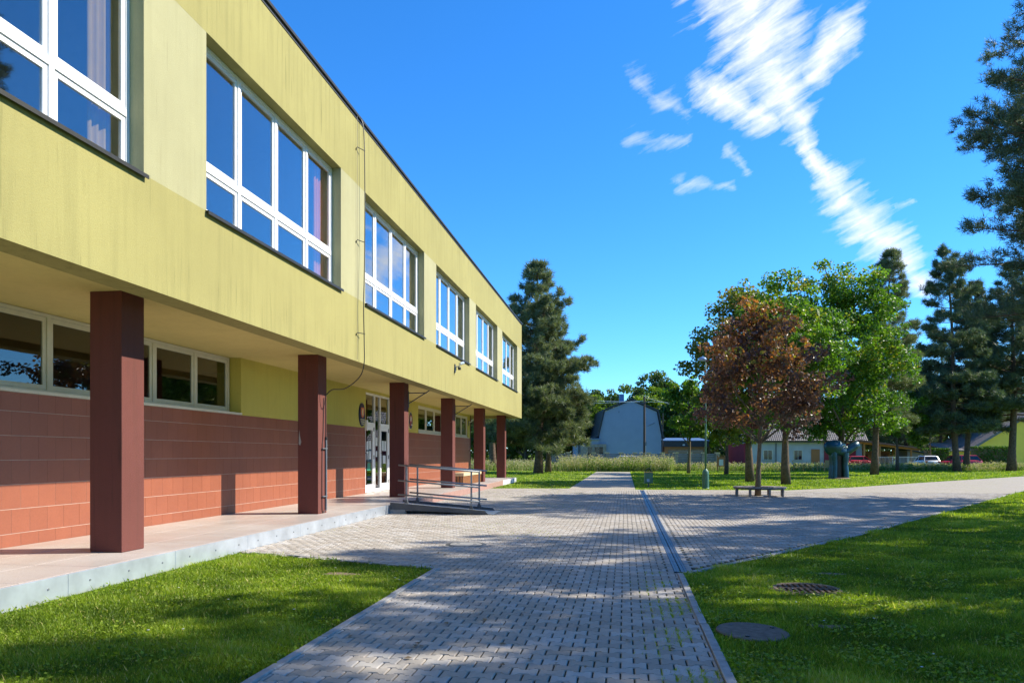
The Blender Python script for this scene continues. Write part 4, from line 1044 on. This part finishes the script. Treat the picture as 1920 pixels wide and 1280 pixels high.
# ================================================================== FAR BUILDINGS
def house_parts(root):
    return lambda mb, name, mat, parent=None, bevel=0: mb.build(name, mat, parent or root, bevel)
def cell_window(root, x, z, w, h, y=-.0, frame='cream_frame', glass='dark_glass', sill=True):
    """window on a wall whose outer face is y (facing -y): frame proud of the wall, recessed pane"""
    f = MB(); t = .06
    f.box(x - w / 2 - t, x + w / 2 + t, y - .05, y - .003, z - t, z).box(x - w / 2 - t, x + w / 2 + t, y - .05, y - .003, z + h, z + h + t)
    f.box(x - w / 2 - t, x - w / 2, y - .05, y - .003, z, z + h).box(x + w / 2, x + w / 2 + t, y - .05, y - .003, z, z + h).box(x - .02, x + .02, y - .045, y - .003, z, z + h)
    o = f.build('window', frame, root)
    MB().box(x - w / 2, x + w / 2, y - .02, y - .004, z, z + h).build('pane', glass, o)
    if sill: MB().box(x - w / 2 - .12, x + w / 2 + .12, y - .12, y - .003, z - t - .05, z - t - .001).build('sill', 'concrete', o)
    return o
# gambrel house with its blind gable towards the park
x_, y_ = at(1182, 98); o = empty('gambrel_house', (x_, y_, -.03), TH); tag(o, 'pale blue grey house with blind gambrel gable and dark roof edge', 'house')
hp = house_parts(o)
gab = [(-4.1, 0), (4.1, 0), (4.05, 4.1), (3.45, 7.2), (.1, 8.65), (-3.35, 7.25), (-4.1, 4.0)]
hp(MB().prism(gab, 'y', 0, 9), 'wall', 'house_blue')
rf = [(-4.75, 3.75), (-4.2, 3.95), (-3.45, 7.3), (.1, 8.75), (3.55, 7.25), (4.15, 4.15), (4.35, 3.6), (4.5, 3.7), (4.3, 4.25), (3.7, 7.4), (.1, 8.95), (-3.6, 7.45), (-4.35, 4.1), (-4.8, 3.95)]
roof = hp(MB().prism(rf, 'y', -.25, 9.3), 'roof', 'roof_dark')
hp(MB().box(-.95, -.35, 3.2, 3.9, 8.0, 9.75), 'chimney', 'roof_blue', roof)
hp(MB().tube([(4.25, -.12, 7.0), (4.2, -.12, 4.2), (4.15, -.12, .1)], .06, 6), 'downpipe', 'roof_dark')
hp(MB().box(-1.55, -1.47, -.03, -.003, 7.05, 7.25), 'vent', 'grey_dark'); hp(MB().tube([(2.2, -.35, 5.3), (3.2, -.05, 5.75)], .03, 6), 'aerial_bracket', 'grey_dark')
hp(MB().box(-4.105, 4.105, -.012, -.001, .0, .55), 'plinth', 'fence_grey')
# flat annex, stone clad
hp(MB().box(-7.1, -4.11, -.2, 6, 0, 3.55), 'annex_wall', 'house_blue'); hp(MB().box(-6.55, -3.2, -.34, -.21, .0, 2.95), 'stone_cladding', 'stone_clad')
hp(MB().box(-7.3, -4.0, -.45, 6.2, 3.551, 3.7), 'annex_roof', 'roof_blue')
cell_window(o, -5.35, 1.3, .55, 1.25, -.34, 'stone_clad', 'dark_glass', False); cell_window(o, -4.2, 1.3, 1.1, 1.25, -.34, 'stone_clad', 'dark_glass', False)
hp(MB().tube([(-6.8, -.30, 3.5), (-6.75, -.30, .1)], .07, 6), 'downpipe', 'roof_dark')
# low garage beside it
x_, y_ = at(1277, 99); o = empty('garage', (x_, y_, -.03), TH); tag(o, 'low dark garage with timber frame and blue sheet roof beside the gambrel house', 'garage')
hp = house_parts(o)
hp(MB().box(-2.2, 3.4, 0, 5, 0, 2.6), 'wall', 'timber'); hp(MB().box(-2.35, 3.6, -.25, 5.2, 2.601, 3.35), 'fascia', 'roof_dark')
hp(MB().prism([(-.3, 3.36), (5.3, 3.8), (5.3, 3.9), (-.3, 3.46)], 'x', -2.4, 3.7), 'roof', 'roof_blue')
hp(MB().box(-1.7, 2.9, -.03, -.003, .1, 2.15), 'gate', 'dark_glass'); hp(MB().box(.15, .45, -.29, -.26, 2.75, 2.95), 'lamp', 'paper')

# boarded fence with stone posts
def fence(u0, u1, d, h, label, npan, post='stone_clad'):
    (xa, ya), (xb, yb) = at(u0, d), at(u1, d); L = math.hypot(xb - xa, yb - ya); ang = math.atan2(yb - ya, xb - xa)
    o = empty('board_fence', (xa, ya, -.03), ang); tag(o, label, 'fence', 'grey board fences')
    pl = L / npan
    for i in range(npan + 1): 
        p = MB().box(i * pl - .2, i * pl + .2, -.2, .2, 0, h + .12).build('post', post, o)
        MB().box(i * pl - .26, i * pl + .26, -.26, .26, h + .121, h + .22).build('cap', 'wood_pale', p)
    nb = int(h / .2)
    for i in range(npan):
        for q in range(nb): MB().box(i * pl + .21, (i + 1) * pl - .21, -.02, .02, .12 + q * .2, .12 + q * .2 + .155).build('board', 'fence_grey', o)
    return o
fence(1113, 1345, 88, 1.62, 'grey horizontal board fence with stone posts in front of the gambrel house', 9)
fence(1038, 1066, 82, 1.65, 'short grey slatted gate panel beside the pine at the path end', 1)
# utility pole and wires
x_, y_ = at(1208, 85); o = empty('utility_pole', (x_, y_, -.03), TH); tag(o, 'dark wooden utility pole in front of the gambrel house', 'pole')
MB().tube([(0, 0, 0), (.02, 0, 4), (.0, 0, 8.2)], [.16, .14, .11], 10).build('pole', 'pole_wood', o)
MB().box(-.55, .25, -.12, -.06, 7.45, 7.55).build('crossarm', 'grey_dark', o)
MB().box(.06, .24, -.2, -.02, 2.6, 3.0).build('meter_box', 'fence_grey', o); MB().tube([(.14, -.10, .1), (.14, -.10, 2.6)], .03, 6).build('conduit', 'galv', o)
for i, (p, q) in enumerate((((-.5, -.09, 7.58), (-26, -6, 9.6)), ((0, 0, 8.1), (22, 10, 5.6)), ((0, 0, 7.7), (-24, 4, 8.6)), ((.2, -.09, 7.58), (30, 0, 9.0)))):
    p, q = Vector(p), Vector(q); pts = [p.lerp(q, t) - Vector((0, 0, 1.0 * 4 * t * (1 - t) * .6)) for t in np.linspace(0, 1, 14)]
    MB().tube(pts, .022, 5).build('wire', 'galv', o)

# long grey and maroon house with tiled roof
x_, y_ = at(1530, 93); o = empty('tiled_house', (x_, y_, -.03), TH); tag(o, 'long low grey and maroon house with weathered tiled roof behind the lawn', 'house')
hp = house_parts(o)
hp(MB().box(-8.0, 1.0, 0, 8, 0, 3.1), 'wall', 'house_grey'); hp(MB().box(1.001, 4.9, -.15, 8, 0, 3.25), 'wall', 'house_red'); hp(MB().box(-8.9, -8.001, .05, 8, 0, 3.0), 'wall', 'house_red')
hp(MB().box(4.901, 5.7, -.05, 8, 0, 3.2), 'corner_wall', 'house_blue'); hp(MB().box(1.9, 2.3, -.2, -.151, 0, 2.2), 'pilaster', 'house_blue')
hp(MB().box(1.0, 5.0, -.30, -.152, 3.0, 3.25), 'cornice', 'wood_pale')
roof = hp(MB().prism([(-.45, 3.26), (4.2, 8.9), (8.6, 3.3), (8.6, 3.12), (4.2, 8.7), (-.45, 3.1)], 'x', -9.3, 6.2), 'roof', 'roof_dark')
slope = math.hypot(4.65, 5.64); V, F, Tn = [], [], []
nr_, nc_ = 22, 62
for r_ in range(nr_):
    for c_ in range(nc_):
        x0 = -9.25 + c_ * .25 + (r_ % 2) * .0; a, b = r_ / nr_, (r_ + 1.15) / nr_
        def P(x, s, up): return (x, -.45 + 4.65 * s - .77 * up, 3.27 + 5.64 * s + .63 * up)
        k = len(V); lift = .03
        V += [P(x0, a, .075), P(x0 + .125, a, .11), P(x0 + .245, a, .075), P(x0 + .245, min(b, 1), .012), P(x0 + .125, min(b, 1), .04), P(x0, min(b, 1), .012), P(x0, a, .005), P(x0 + .245, a, .005)]
        F += [(k, k + 1, k + 4, k + 5), (k + 1, k + 2, k + 3, k + 4), (k + 6, k + 7, k + 2, k), (k, k + 2, k + 1, k)][:3]
        Tn += [random.random()] * 8
tag(np_mesh('roof_tiles', V, F, 'roof_tile', roof, Tn), kind='stuff')
cell_window(o, -2.25, .95, .95, 1.15); cell_window(o, -6.0, .95, 1.0, 1.15)
hp(MB().box(-.6, .45, -.06, -.003, 0, 2.25), 'door', 'wood_brown'); hp(MB().tube([(-5.0, -.08, 3.0), (-5.0, -.08, .1)], .06, 6), 'downpipe', 'grey_dark')
# timber carport
x_, y_ = at(1672, 92); o = empty('timber_carport', (x_, y_, -.03), TH); tag(o, 'open timber carport with sloping brown roof beside the tiled house', 'carport')
for x in (-3.4, -1.5, .5, 2.4):
    MB().box(x - .09, x + .09, -.09, .09, 0, 2.5 - .12 * x).build('post', 'timber', o)
    MB().box(x - .09, x + .09, 4.4, 4.58, 0, 2.5 - .12 * x).build('post', 'timber', o)
MB().prism([(-4.0, 3.15), (3.4, 2.25), (3.4, 2.40), (-4.0, 3.40)], 'y', -.6, 5.2).build('roof', 'roof_brown', o)
MB().prism([(-4.0, 2.95), (3.3, 2.05), (3.3, 2.24), (-4.0, 3.14)], 'y', -.15, .0).build('beam', 'timber', o)
MB().box(-3.2, 2.2, 4.7, 4.8, 0, 2.0).build('rear_wall', 'wood_brown', o)
for i in range(6): MB().box(-2.9 + i * .85, -2.3 + i * .85, 3.6, 4.4, 0, .9 + .3 * (i % 3)).build('stacked_timber', 'timber', o)
# shed
x_, y_ = at(1722, 95); o = empty('wooden_shed', (x_, y_, -.03), TH); tag(o, 'small grey boarded shed with dark pitched roof behind the white car', 'shed')
MB().prism([(-1.4, 0), (1.8, 0), (1.8, 1.5), (-1.4, 2.1)], 'y', 0, 3).build('wall', 'wood_grey', o); MB().prism([(-1.7, 2.2), (2.3, 1.45), (2.3, 1.57), (-1.7, 2.34)], 'y', -.3, 3.3).build('roof', 'roof_dark', o)
# wire fence
(xa, ya), (xb, yb) = at(1645, 87), at(1760, 87); L = math.hypot(xb - xa, yb - ya)
o = empty('wire_fence', (xa, ya, -.03), math.atan2(yb - ya, xb - xa)); tag(o, 'low grey wire mesh fence behind the white hatchback', 'fence')
for i in range(5): MB().tube([(i * L / 4, 0, 0), (i * L / 4, 0, 1.35)], .03, 6).build('post', 'galv', o)
MB().tube([(0, 0, 1.3), (L, 0, 1.3)], .02, 5).build('rail', 'galv', o)
mb = MB()
for i in range(int(L / .16)): mb.box(i * .16, i * .16 + .012, -.006, .006, .05, 1.3)
for q in range(8): mb.box(0, L, -.005, .005, .1 + q * .15, .11 + q * .15)
tag(mb.build('mesh_wires', 'galv', o), kind='stuff')
# yellow gabled house
x_, y_ = at(1925, 95); o = empty('yellow_house', (x_, y_, -.03), TH); tag(o, 'yellow rendered house with dark sloping gable roof beyond the hedge', 'house')
hp = house_parts(o)
hp(MB().prism([(-6.8, 0), (5, 0), (5, 3.2), (.6, 6.6), (-2.2, 5.0), (-6.8, 2.3)], 'y', 0, 8), 'wall', 'house_yellow')
hp(MB().prism([(-7.4, 2.05), (-2.2, 5.12), (.6, 6.75), (5.5, 2.95), (5.6, 3.1), (.6, 7.0), (-2.3, 5.4), (-7.4, 2.35)], 'y', -.4, 8.4), 'roof', 'roof_tile')
hp(MB().box(-9.6, -6.81, .5, 6, 0, 2.0), 'side_wing', 'house_yellow'); hp(MB().prism([(.2, 2.0), (6.3, 3.0), (6.3, 3.15), (.2, 2.15)], 'x', -9.9, -6.6), 'side_roof', 'roof_tile')
cell_window(o, 1.6, 1.0, 1.1, 1.2)

# clipped hedges
def hedge(u0, u1, d, h, label, seed, dep=1.1):
    (xa, ya), (xb, yb) = at(u0, d), at(u1, d); L = math.hypot(xb - xa, yb - ya); rs = np.random.default_rng(seed)
    o = empty('clipped_hedge', (xa, ya, -.03), math.atan2(yb - ya, xb - xa)); tag(o, label, 'hedge', 'clipped hedges')
    MB().box(.15, L - .15, -dep / 2 + .15, dep / 2 - .15, 0, h - .15).build('core', 'soil', o)
    n = int(L * 900); face = rs.integers(0, 3, n); P = np.c_[rs.uniform(0, L, n), rs.uniform(-dep / 2, dep / 2, n), rs.uniform(0, h, n)]
    P[face == 0, 1] = -dep / 2 + rs.normal(0, .05, (face == 0).sum()); P[face == 1, 2] = h + rs.normal(0, .05, (face == 1).sum())
    V, F, T = leaf_cloud(rs, P, .15, .6, np.clip(rs.normal(.5, .2, n), 0, 1)); np_mesh('foliage', V, F, 'hedge', o, T)
hedge(1733, 1778, 91, 2.25, 'dark clipped hedge between the shed and the bent pine', 201); hedge(1822, 1898, 89, 2.45, 'long sunlit clipped hedge in front of the yellow house', 202)

# ================================================================== CARS
def car(u, d, ang, paint, label, L=4.1, Wd=1.72, H=1.46, hatch=True):
    x_, y_ = at(u, d); o = empty('parked_car', (x_, y_, -.02), ang); tag(o, label, 'car', 'cars parked beyond the tall grass')
    # body stations along x (front is +x): (x, z bottom, z shoulder, half width)
    st = [(L / 2, .34, .58, .62), (L / 2 - .10, .24, .72, .76), (L / 2 - .9, .20, .86, Wd / 2 - .02), (.45, .19, .93, Wd / 2), (-.6, .19, .95, Wd / 2), (-L / 2 + .5, .21, .97, Wd / 2 - .02), (-L / 2 + .08, .26, .93, .78), (-L / 2, .36, .84, .72)]
    mb = MB()
    for (x, zb_, zs_, w_) in st:
        mb.v += [(x, -w_ * .9, zb_), (x, -w_, zb_ + .14), (x, -w_, zs_ - .12), (x, -w_ * .9, zs_), (x, w_ * .9, zs_), (x, w_, zs_ - .12), (x, w_, zb_ + .14), (x, w_ * .9, zb_)]
    for i in range(len(st) - 1):
        for j in range(8): mb.f.append((i * 8 + j, i * 8 + (j + 1) % 8, (i + 1) * 8 + (j + 1) % 8, (i + 1) * 8 + j))
    mb.f += [tuple(range(8)), tuple((len(st) - 1) * 8 + j for j in reversed(range(8)))]
    body = mb.build('body', paint, o, bevel=0, smooth=True)
    # cabin: glass house with painted roof and pillars
    xb0, xb1 = L / 2 - 1.05, -L / 2 + .18; xt0, xt1 = L / 2 - 1.75, -L / 2 + .55; wb_, wt_ = Wd / 2 - .08, Wd / 2 - .26; zs_ = .90
    MB().add([(xb0, -wb_, zs_), (xb0, wb_, zs_), (xb1, wb_, zs_), (xb1, -wb_, zs_), (xt0, -wt_, H - .05), (xt0, wt_, H - .05), (xt1, wt_, H - .05), (xt1, -wt_, H - .05)],
             [(3, 2, 1, 0), (4, 5, 6, 7), (0, 1, 5, 4), (1, 2, 6, 5), (2, 3, 7, 6), (3, 0, 4, 7)]).build('windows', 'dark_glass', o)
    MB().add([(xt0 + .12, -wt_ - .03, H - .07), (xt0 + .12, wt_ + .03, H - .07), (xt1 - .10, wt_ + .03, H - .09), (xt1 - .10, -wt_ - .03, H - .09), (xt0 - .1, -wt_ + .05, H), (xt0 - .1, wt_ - .05, H), (xt1 + .08, wt_ - .05, H - .01), (xt1 + .08, -wt_ + .05, H - .01)],
             [(3, 2, 1, 0), (4, 5, 6, 7), (0, 1, 5, 4), (1, 2, 6, 5), (2, 3, 7, 6), (3, 0, 4, 7)]).build('roof', paint, o, bevel=.02)
    for sy in (-1, 1):
        for (a, b) in ((( xb0 + .02, zs_ - .02), (xt0 + .02, H - .05)), ((.05, zs_ - .02), (-.02, H - .05)), ((xb1 - .02, zs_ - .02), (xt1 - .02, H - .05))):
            MB().tube([(a[0], sy * (wb_ + .01), a[1]), (b[0], sy * (wt_ + .01), b[1])], .035, 6).build('pillar', paint, o)
        for x in (L / 2 - .80, -L / 2 + .78):
            w_ = MB().lathe([(.20, -.10), (.30, -.10), (.315, -.06), (.315, .06), (.30, .10), (.20, .10)], n=20); w_.v = [(p[0] + x, p[2] + sy * (Wd / 2 - .10), p[1] + .315) for p in w_.v]
            wh = w_.build('wheel', 'tyre', o); r_ = MB().lathe([(.19, -.09), (.19, .09)], n=16); r_.v = [(p[0] + x, p[2] * 1.15 + sy * (Wd / 2 - .10), p[1] + .315) for p in r_.v]; r_.build('rim', 'galv', wh)
        MB().box(-L / 2 - .02, -L / 2 + .12, sy * .62 - .11, sy * .62 + .11, .70, .90).build('tail_lamp', 'lamp_red', o); MB().box(L / 2 - .12, L / 2 + .01, sy * .56 - .13, sy * .56 + .13, .58, .70).build('headlight', 'lamp_clear', o)
    MB().box(-L / 2 - .03, -L / 2 - .005, -.26, .26, .52, .63).build('number_plate', 'paper', o)
    MB().box(-L / 2 - .06, -L / 2 + .2, -.74, .74, .30, .46).build('bumper', paint, o, bevel=.03)
    return o
car(1735, 82, TH + R(82), 'car_white', 'white hatchback parked with its tail towards the lawn', L=3.9)
car(1797, 84, TH + R(176), 'car_red', 'red car seen from the side behind the dark pines', L=4.5, H=1.52)
car(1167, 84.5, TH + R(180), 'car_silver', 'silver car behind tall weeds in front of the gambrel house', L=4.2, H=1.45)
car(1612, 86, TH + R(8), 'car_red', 'red car half hidden by tall grass and the leaning pine', L=4.0, H=1.42)

# ================================================================== GRASS AND WEEDS
def blades(rs, P, h, w, lean=.5, tint=None, base=-.03):
    n = len(P); a = rs.uniform(0, 6.283, n); d = np.c_[np.cos(a), np.sin(a), np.zeros(n)]; b = rs.uniform(0, 6.283, n); e = np.c_[np.cos(b), np.sin(b), np.zeros(n)]
    B0 = np.c_[P, np.full(n, base)]; hh = (h * rs.uniform(.55, 1.35, n))[:, None]; ww = (w * rs.uniform(.7, 1.3, n))[:, None]
    tip = B0 + np.array([0, 0, 1]) * hh + e * hh * lean * rs.uniform(.2, 1.3, n)[:, None]
    V = np.stack([B0 - d * ww, B0 + d * ww, tip], 1).reshape(-1, 3)
    return V, np.arange(3 * n).reshape(-1, 3), np.repeat(tint, 3)
def patchy(x, y, s):
    return .5 + .25 * np.sin(x * 1.7 * s + 1.3 * np.sin(y * 1.1 * s)) + .25 * np.sin(y * 2.3 * s + 1.7 * np.cos(x * .9 * s) + 2)
def lawn_stuff(name, poly, dmin, dmax, n, label, seed):
    rs = np.random.default_rng(seed); xs_, ys_ = [p[0] for p in poly], [p[1] for p in poly]; X, Y = [], []; got = 0
    while got < n:
        d = (rs.random(200000) * (dmax ** .35 - dmin ** .35) + dmin ** .35) ** (1 / .35); u = rs.uniform(-120, 2040, 200000)
        Lt = (u - 960) / FPX * d; x, y = Lt * CS - d * SN, Lt * SN + d * CS
        k = in_poly(x, y, poly); X.append(x[k]); Y.append(y[k]); got += k.sum()
    x, y = np.concatenate(X)[:n], np.concatenate(Y)[:n]
    keep = np.ones(n, bool)
    for (mx, my, mr) in ((mh2.location.x, mh2.location.y, .29), (mh3.location.x, mh3.location.y, .36)): keep &= np.hypot(x - mx, y - my) > mr
    for (u, v, rx, ry) in ((1550, 1169, .20, .10), (1556, 1072, .24, .13), (640, 1072, .30, .12)):
        q = at(u, 1400 * 1.6 / (v - 851)); keep &= (((x - q[0]) / rx) ** 2 + ((y - q[1]) / ry) ** 2 > .8) | (rs.random(n) < .12)
    x, y = x[keep], y[keep]; m = len(x); d = depth(x, y)
    pt = patchy(x, y, 1.0); pt2 = patchy(x + 7, y - 3, 3.1)
    dry = patchy(x * .6 + 11, y * .6 + 5, 1.0); tint = np.clip(.08 + .42 * pt + .40 * (pt2 - .5) + .35 * np.clip(dry - .55, 0, 1) + rs.normal(0, .18, m), 0, .97); tint[rs.random(m) < .025 + .12 * np.clip(dry - .6, 0, 1)] = 1.0
    h = (.020 + .040 * pt * pt2 + .04 * (rs.random(m) < .02)) * (1 + d * .012); w = .0030 + .00062 * d
    V, F, T = blades(rs, np.c_[x, y], h, w, .75, tint)
    o = np_mesh(name, V, F, 'blade', None, T); tag(o, label, 'grass', kind='stuff')
LEFT = [(TE + .03, 2), (TE + .03, 11.46), (-5.2, 11.2), (KL - .03, 10.26), (KL - .025, 2)]
RIGHT = [(KR + .025, 2), (KR + .03, 10.26), (4.36, 15.37), (8.60, 22.02), (17.78, 36.45), (40, 36), (40, 2)]
lawn_stuff('lawn_grass', LEFT, 4.6, 13, 150000, 'short mown grass between the terrace and the path', 301)
lawn_stuff('lawn_grass', RIGHT, 4.6, 34, 330000, 'short mown grass of the shaded lawn right of the path', 302)
FARL = [(TE - 8, 35.1), (TE + .1, 34.7), (KL - .05, 35.0), (KL - .05, 70), (-40, 70), (-40, 43.4), (TE, 43.4)]
FARR = [(.55, 34.3), (7.2, 34.7), (10.9, 38.3), (17.5, 46.3), (34, 65.4), (50, 76), (50, 84), (.55, 70)]
lawn_stuff('lawn_grass', FARL, 34, 74, 40000, 'sunny mown grass left of the far path', 303); lawn_stuff('lawn_grass', FARR, 34, 84, 90000, 'sunny mown grass under the maples and round the sculpture', 304)
# clover and plantain leaves low in the near turf
for nm, poly, n, sd, lab in (('clover', LEFT, 9000, 331, 'clover patches in the turf beside the terrace'), ('clover', RIGHT, 22000, 332, 'clover patches in the turf right of the path')):
    rs = np.random.default_rng(sd); d = rs.uniform(4.8 ** .5, 15 ** .5, n * 3) ** 2; u = rs.uniform(-100, 2020, n * 3); Lt = (u - 960) / FPX * d; x, y = Lt * CS - d * SN, Lt * SN + d * CS
    k = in_poly(x, y, poly) & (patchy(x * 1.3 + 4, y * 1.1, 1.7) > .52) & (np.hypot(x - mh2.location.x, y - mh2.location.y) > .35) & (np.hypot(x - mh3.location.x, y - mh3.location.y) > .38); x, y = x[k][:n], y[k][:n]
    V, F, T = leaf_cloud(rs, np.c_[x, y, rs.uniform(.0, .035, len(x))], .030, 2.2, np.clip(rs.normal(.35, .2, len(x)), 0, .9))
    tag(np_mesh(nm, V, F, 'blade', None, T), lab, 'clover', kind='stuff')
# daisies and clover heads in the near turf
rs = np.random.default_rng(305); V, F = [], []
for poly, n in ((LEFT, 10), (RIGHT, 26)):
    c = 0
    while c < n:
        d = rs.uniform(5.3, 16); u = rs.uniform(0, 1900); Lt = (u - 960) / FPX * d; x, y = Lt * CS - d * SN, Lt * SN + d * CS
        if in_poly(np.array([x]), np.array([y]), poly)[0]:
            k = len(V); V += [(x + .013 * math.cos(a), y + .013 * math.sin(a), .028) for a in np.linspace(0, 6.283, 7)[:-1]]; F.append(tuple(range(k, k + 6))); c += 1
me = bpy.data.meshes.new('daisies'); me.from_pydata(V, [], F); tag(link('daisies', me, 'paper'), 'tiny white daisies scattered in the mown grass', 'flowers', kind='stuff')
# fallen leaves and cones on the paving
V, F, T = [], [], []
n = 420; d = rs.uniform(5.4, 32, n); u = rs.uniform(500, 1700, n); Lt = (u - 960) / FPX * d; X, Y = Lt * CS - d * SN, Lt * SN + d * CS
k = in_poly(X, Y, PAVE); P = np.c_[X[k], Y[k], np.full(k.sum(), .012)]
V, F, T = leaf_cloud(rs, P, .05, 6.0, np.full(len(P), .5))
tag(np_mesh('fallen_leaves', V, F, 'bark_young', None, T), 'small brown fallen leaves scattered on the paving', 'leaves', kind='stuff')
# moss and grass sprouting in the joints along the right kerb and near the ramp
n = 5200; x = KR - .06 - np.abs(rs.normal(0, .22, n)); y = rs.uniform(4.6, 10.3, n); g_ = patchy(x * 3, y * 2, 1.0) > .55; x, y = x[g_], y[g_]
x = np.where(rs.random(len(x)) < .7, np.round((x + .03) / .1) * .1 - .03 + rs.normal(0, .004, len(x)), x)
V, F, T = blades(rs, np.c_[x, y], np.full(len(x), .030), .004, 1.0, np.clip(rs.normal(.75, .2, len(x)), 0, 1), -.012)
tag(np_mesh('joint_weeds', V, F, 'blade', None, T), 'small weeds sprouting from joints beside the right kerb', 'weeds', kind='stuff')
n = 9000; x = rs.uniform(-6.1, -1.0, n); y = rs.uniform(14, 33, n); g_ = patchy(x * .9, y * .7, 1.0) > .62; x, y = np.round((x[g_] + .03) / .1) * .1 - .03, y[g_]
V, F, T = blades(rs, np.c_[x, y], np.full(len(x), .022), .007, 1.2, np.clip(rs.normal(.8, .15, len(x)), 0, 1), -.012)
tag(np_mesh('joint_weeds', V, F, 'blade', None, T), 'thin mossy growth in the paving joints of the forecourt', 'weeds', kind='stuff')
# tall meadow strip beyond the lawn
def meadow(name, u0, u1, d0, d1, n, h, label, seed, hw=None):
    rs = np.random.default_rng(seed); u = rs.uniform(u0, u1, n); d = rs.uniform(d0, d1, n) if hw is None else d0 + (d1 - d0) * rs.random(n) ** 1.3
    Lt = (u - 960) / FPX * d; x, y = Lt * CS - d * SN, Lt * SN + d * CS
    pt = patchy(x, y, .5) * .6 + patchy(x + 3, y, 1.6) * .4
    hh = h * (.45 + .85 * pt); seedy = rs.random(n) < .38
    V, F, T = blades(rs, np.c_[x, y], np.where(seedy, hh * 1.15, hh * .8), .022, .30, np.clip(np.where(seedy, .82, .38) + rs.normal(0, .13, n), 0, 1))
    # seed heads: small tufts near the tips
    ti = V.reshape(-1, 3, 3)[:, 2][seedy]; c, Fc, Tc = leaf_cloud(rs, ti - np.array([0, 0, .06]), .11, .0, np.clip(rs.normal(.9, .08, len(ti)), 0, 1))
    o = np_mesh(name, V, F, 'weed', None, T); tag(o, label, 'tall grass', kind='stuff')
    nb = n // 14; uu = rs.uniform(u0, u1, nb); dd = rs.uniform(d0, d0 + .7 * (d1 - d0), nb); l2 = (uu - 960) / FPX * dd; cx, cy = l2 * CS - dd * SN, l2 * SN + dd * CS; g2 = patchy(cx, cy, .8) > .45; cx, cy = cx[g2], cy[g2]
    ch = h * rs.uniform(.5, 1.35, len(cx)); ii_ = rs.integers(0, len(cx), n // 2); q = rs.random(n // 2)
    PP = np.c_[cx[ii_] + rs.normal(0, .12, n // 2) * (1.3 - q), cy[ii_] + rs.normal(0, .12, n // 2) * (1.3 - q), ch[ii_] * q]
    c3, F3, T3 = leaf_cloud(rs, PP, .13, .5, np.clip(.15 + .35 * q + rs.normal(0, .15, n // 2), 0, 1)); tag(np_mesh('weed_leaves', c3, F3, 'weed', o, T3), kind='stuff')
    o2 = np_mesh('seed_heads', c, Fc, 'weed', o, Tc); tag(o2, kind='stuff')
meadow('tall_weeds', 1048, 1262, 70, 80, 20000, .98, 'tall grey green weeds with pale seed heads at the end of the path', 311)
meadow('tall_weeds', 1262, 1960, 73, 81, 34000, .52, 'tall golden grass along the far edge of the lawn', 312)
meadow('tall_weeds', 860, 1050, 74, 104, 22000, .62, 'sunny green meadow beyond the last school pillar', 313)
# red flowers in the tall grass
rs = np.random.default_rng(315); n = 160; u = np.where(rs.random(n) < .5, rs.normal(1592, 8, n), rs.normal(1622, 8, n)); d = rs.uniform(74, 78, n); Lt = (u - 960) / FPX * d
P = np.c_[Lt * CS - d * SN, Lt * SN + d * CS, rs.uniform(.55, .95, n)]; V, F, T = leaf_cloud(rs, P, .13, .3, np.zeros(n))
tag(np_mesh('red_flowers', V, F, 'flower_red', None, T), 'red garden flowers among the tall grass behind the sculpture', 'flowers', kind='stuff')
# woodland mass closing the horizon
rs = np.random.default_rng(320); n = 60000; u = rs.uniform(600, 2300, n); d = rs.uniform(150, 175, n); Lt = (u - 960) / FPX * d
hmax = 8.5 + 3.0 * np.sin(u * .031) + 2.0 * np.sin(u * .083 + 1) + 1.2 * np.sin(u * .21)
P = np.c_[Lt * CS - d * SN, Lt * SN + d * CS, hmax * rs.random(n) ** .8]; V, F, T = leaf_cloud(rs, P, .75, .5, np.clip(rs.normal(.4, .2, n), 0, 1))
tag(np_mesh('woodland', V, F, 'darkleaf', None, T), 'dark distant woodland behind the houses', 'woodland', kind='stuff')
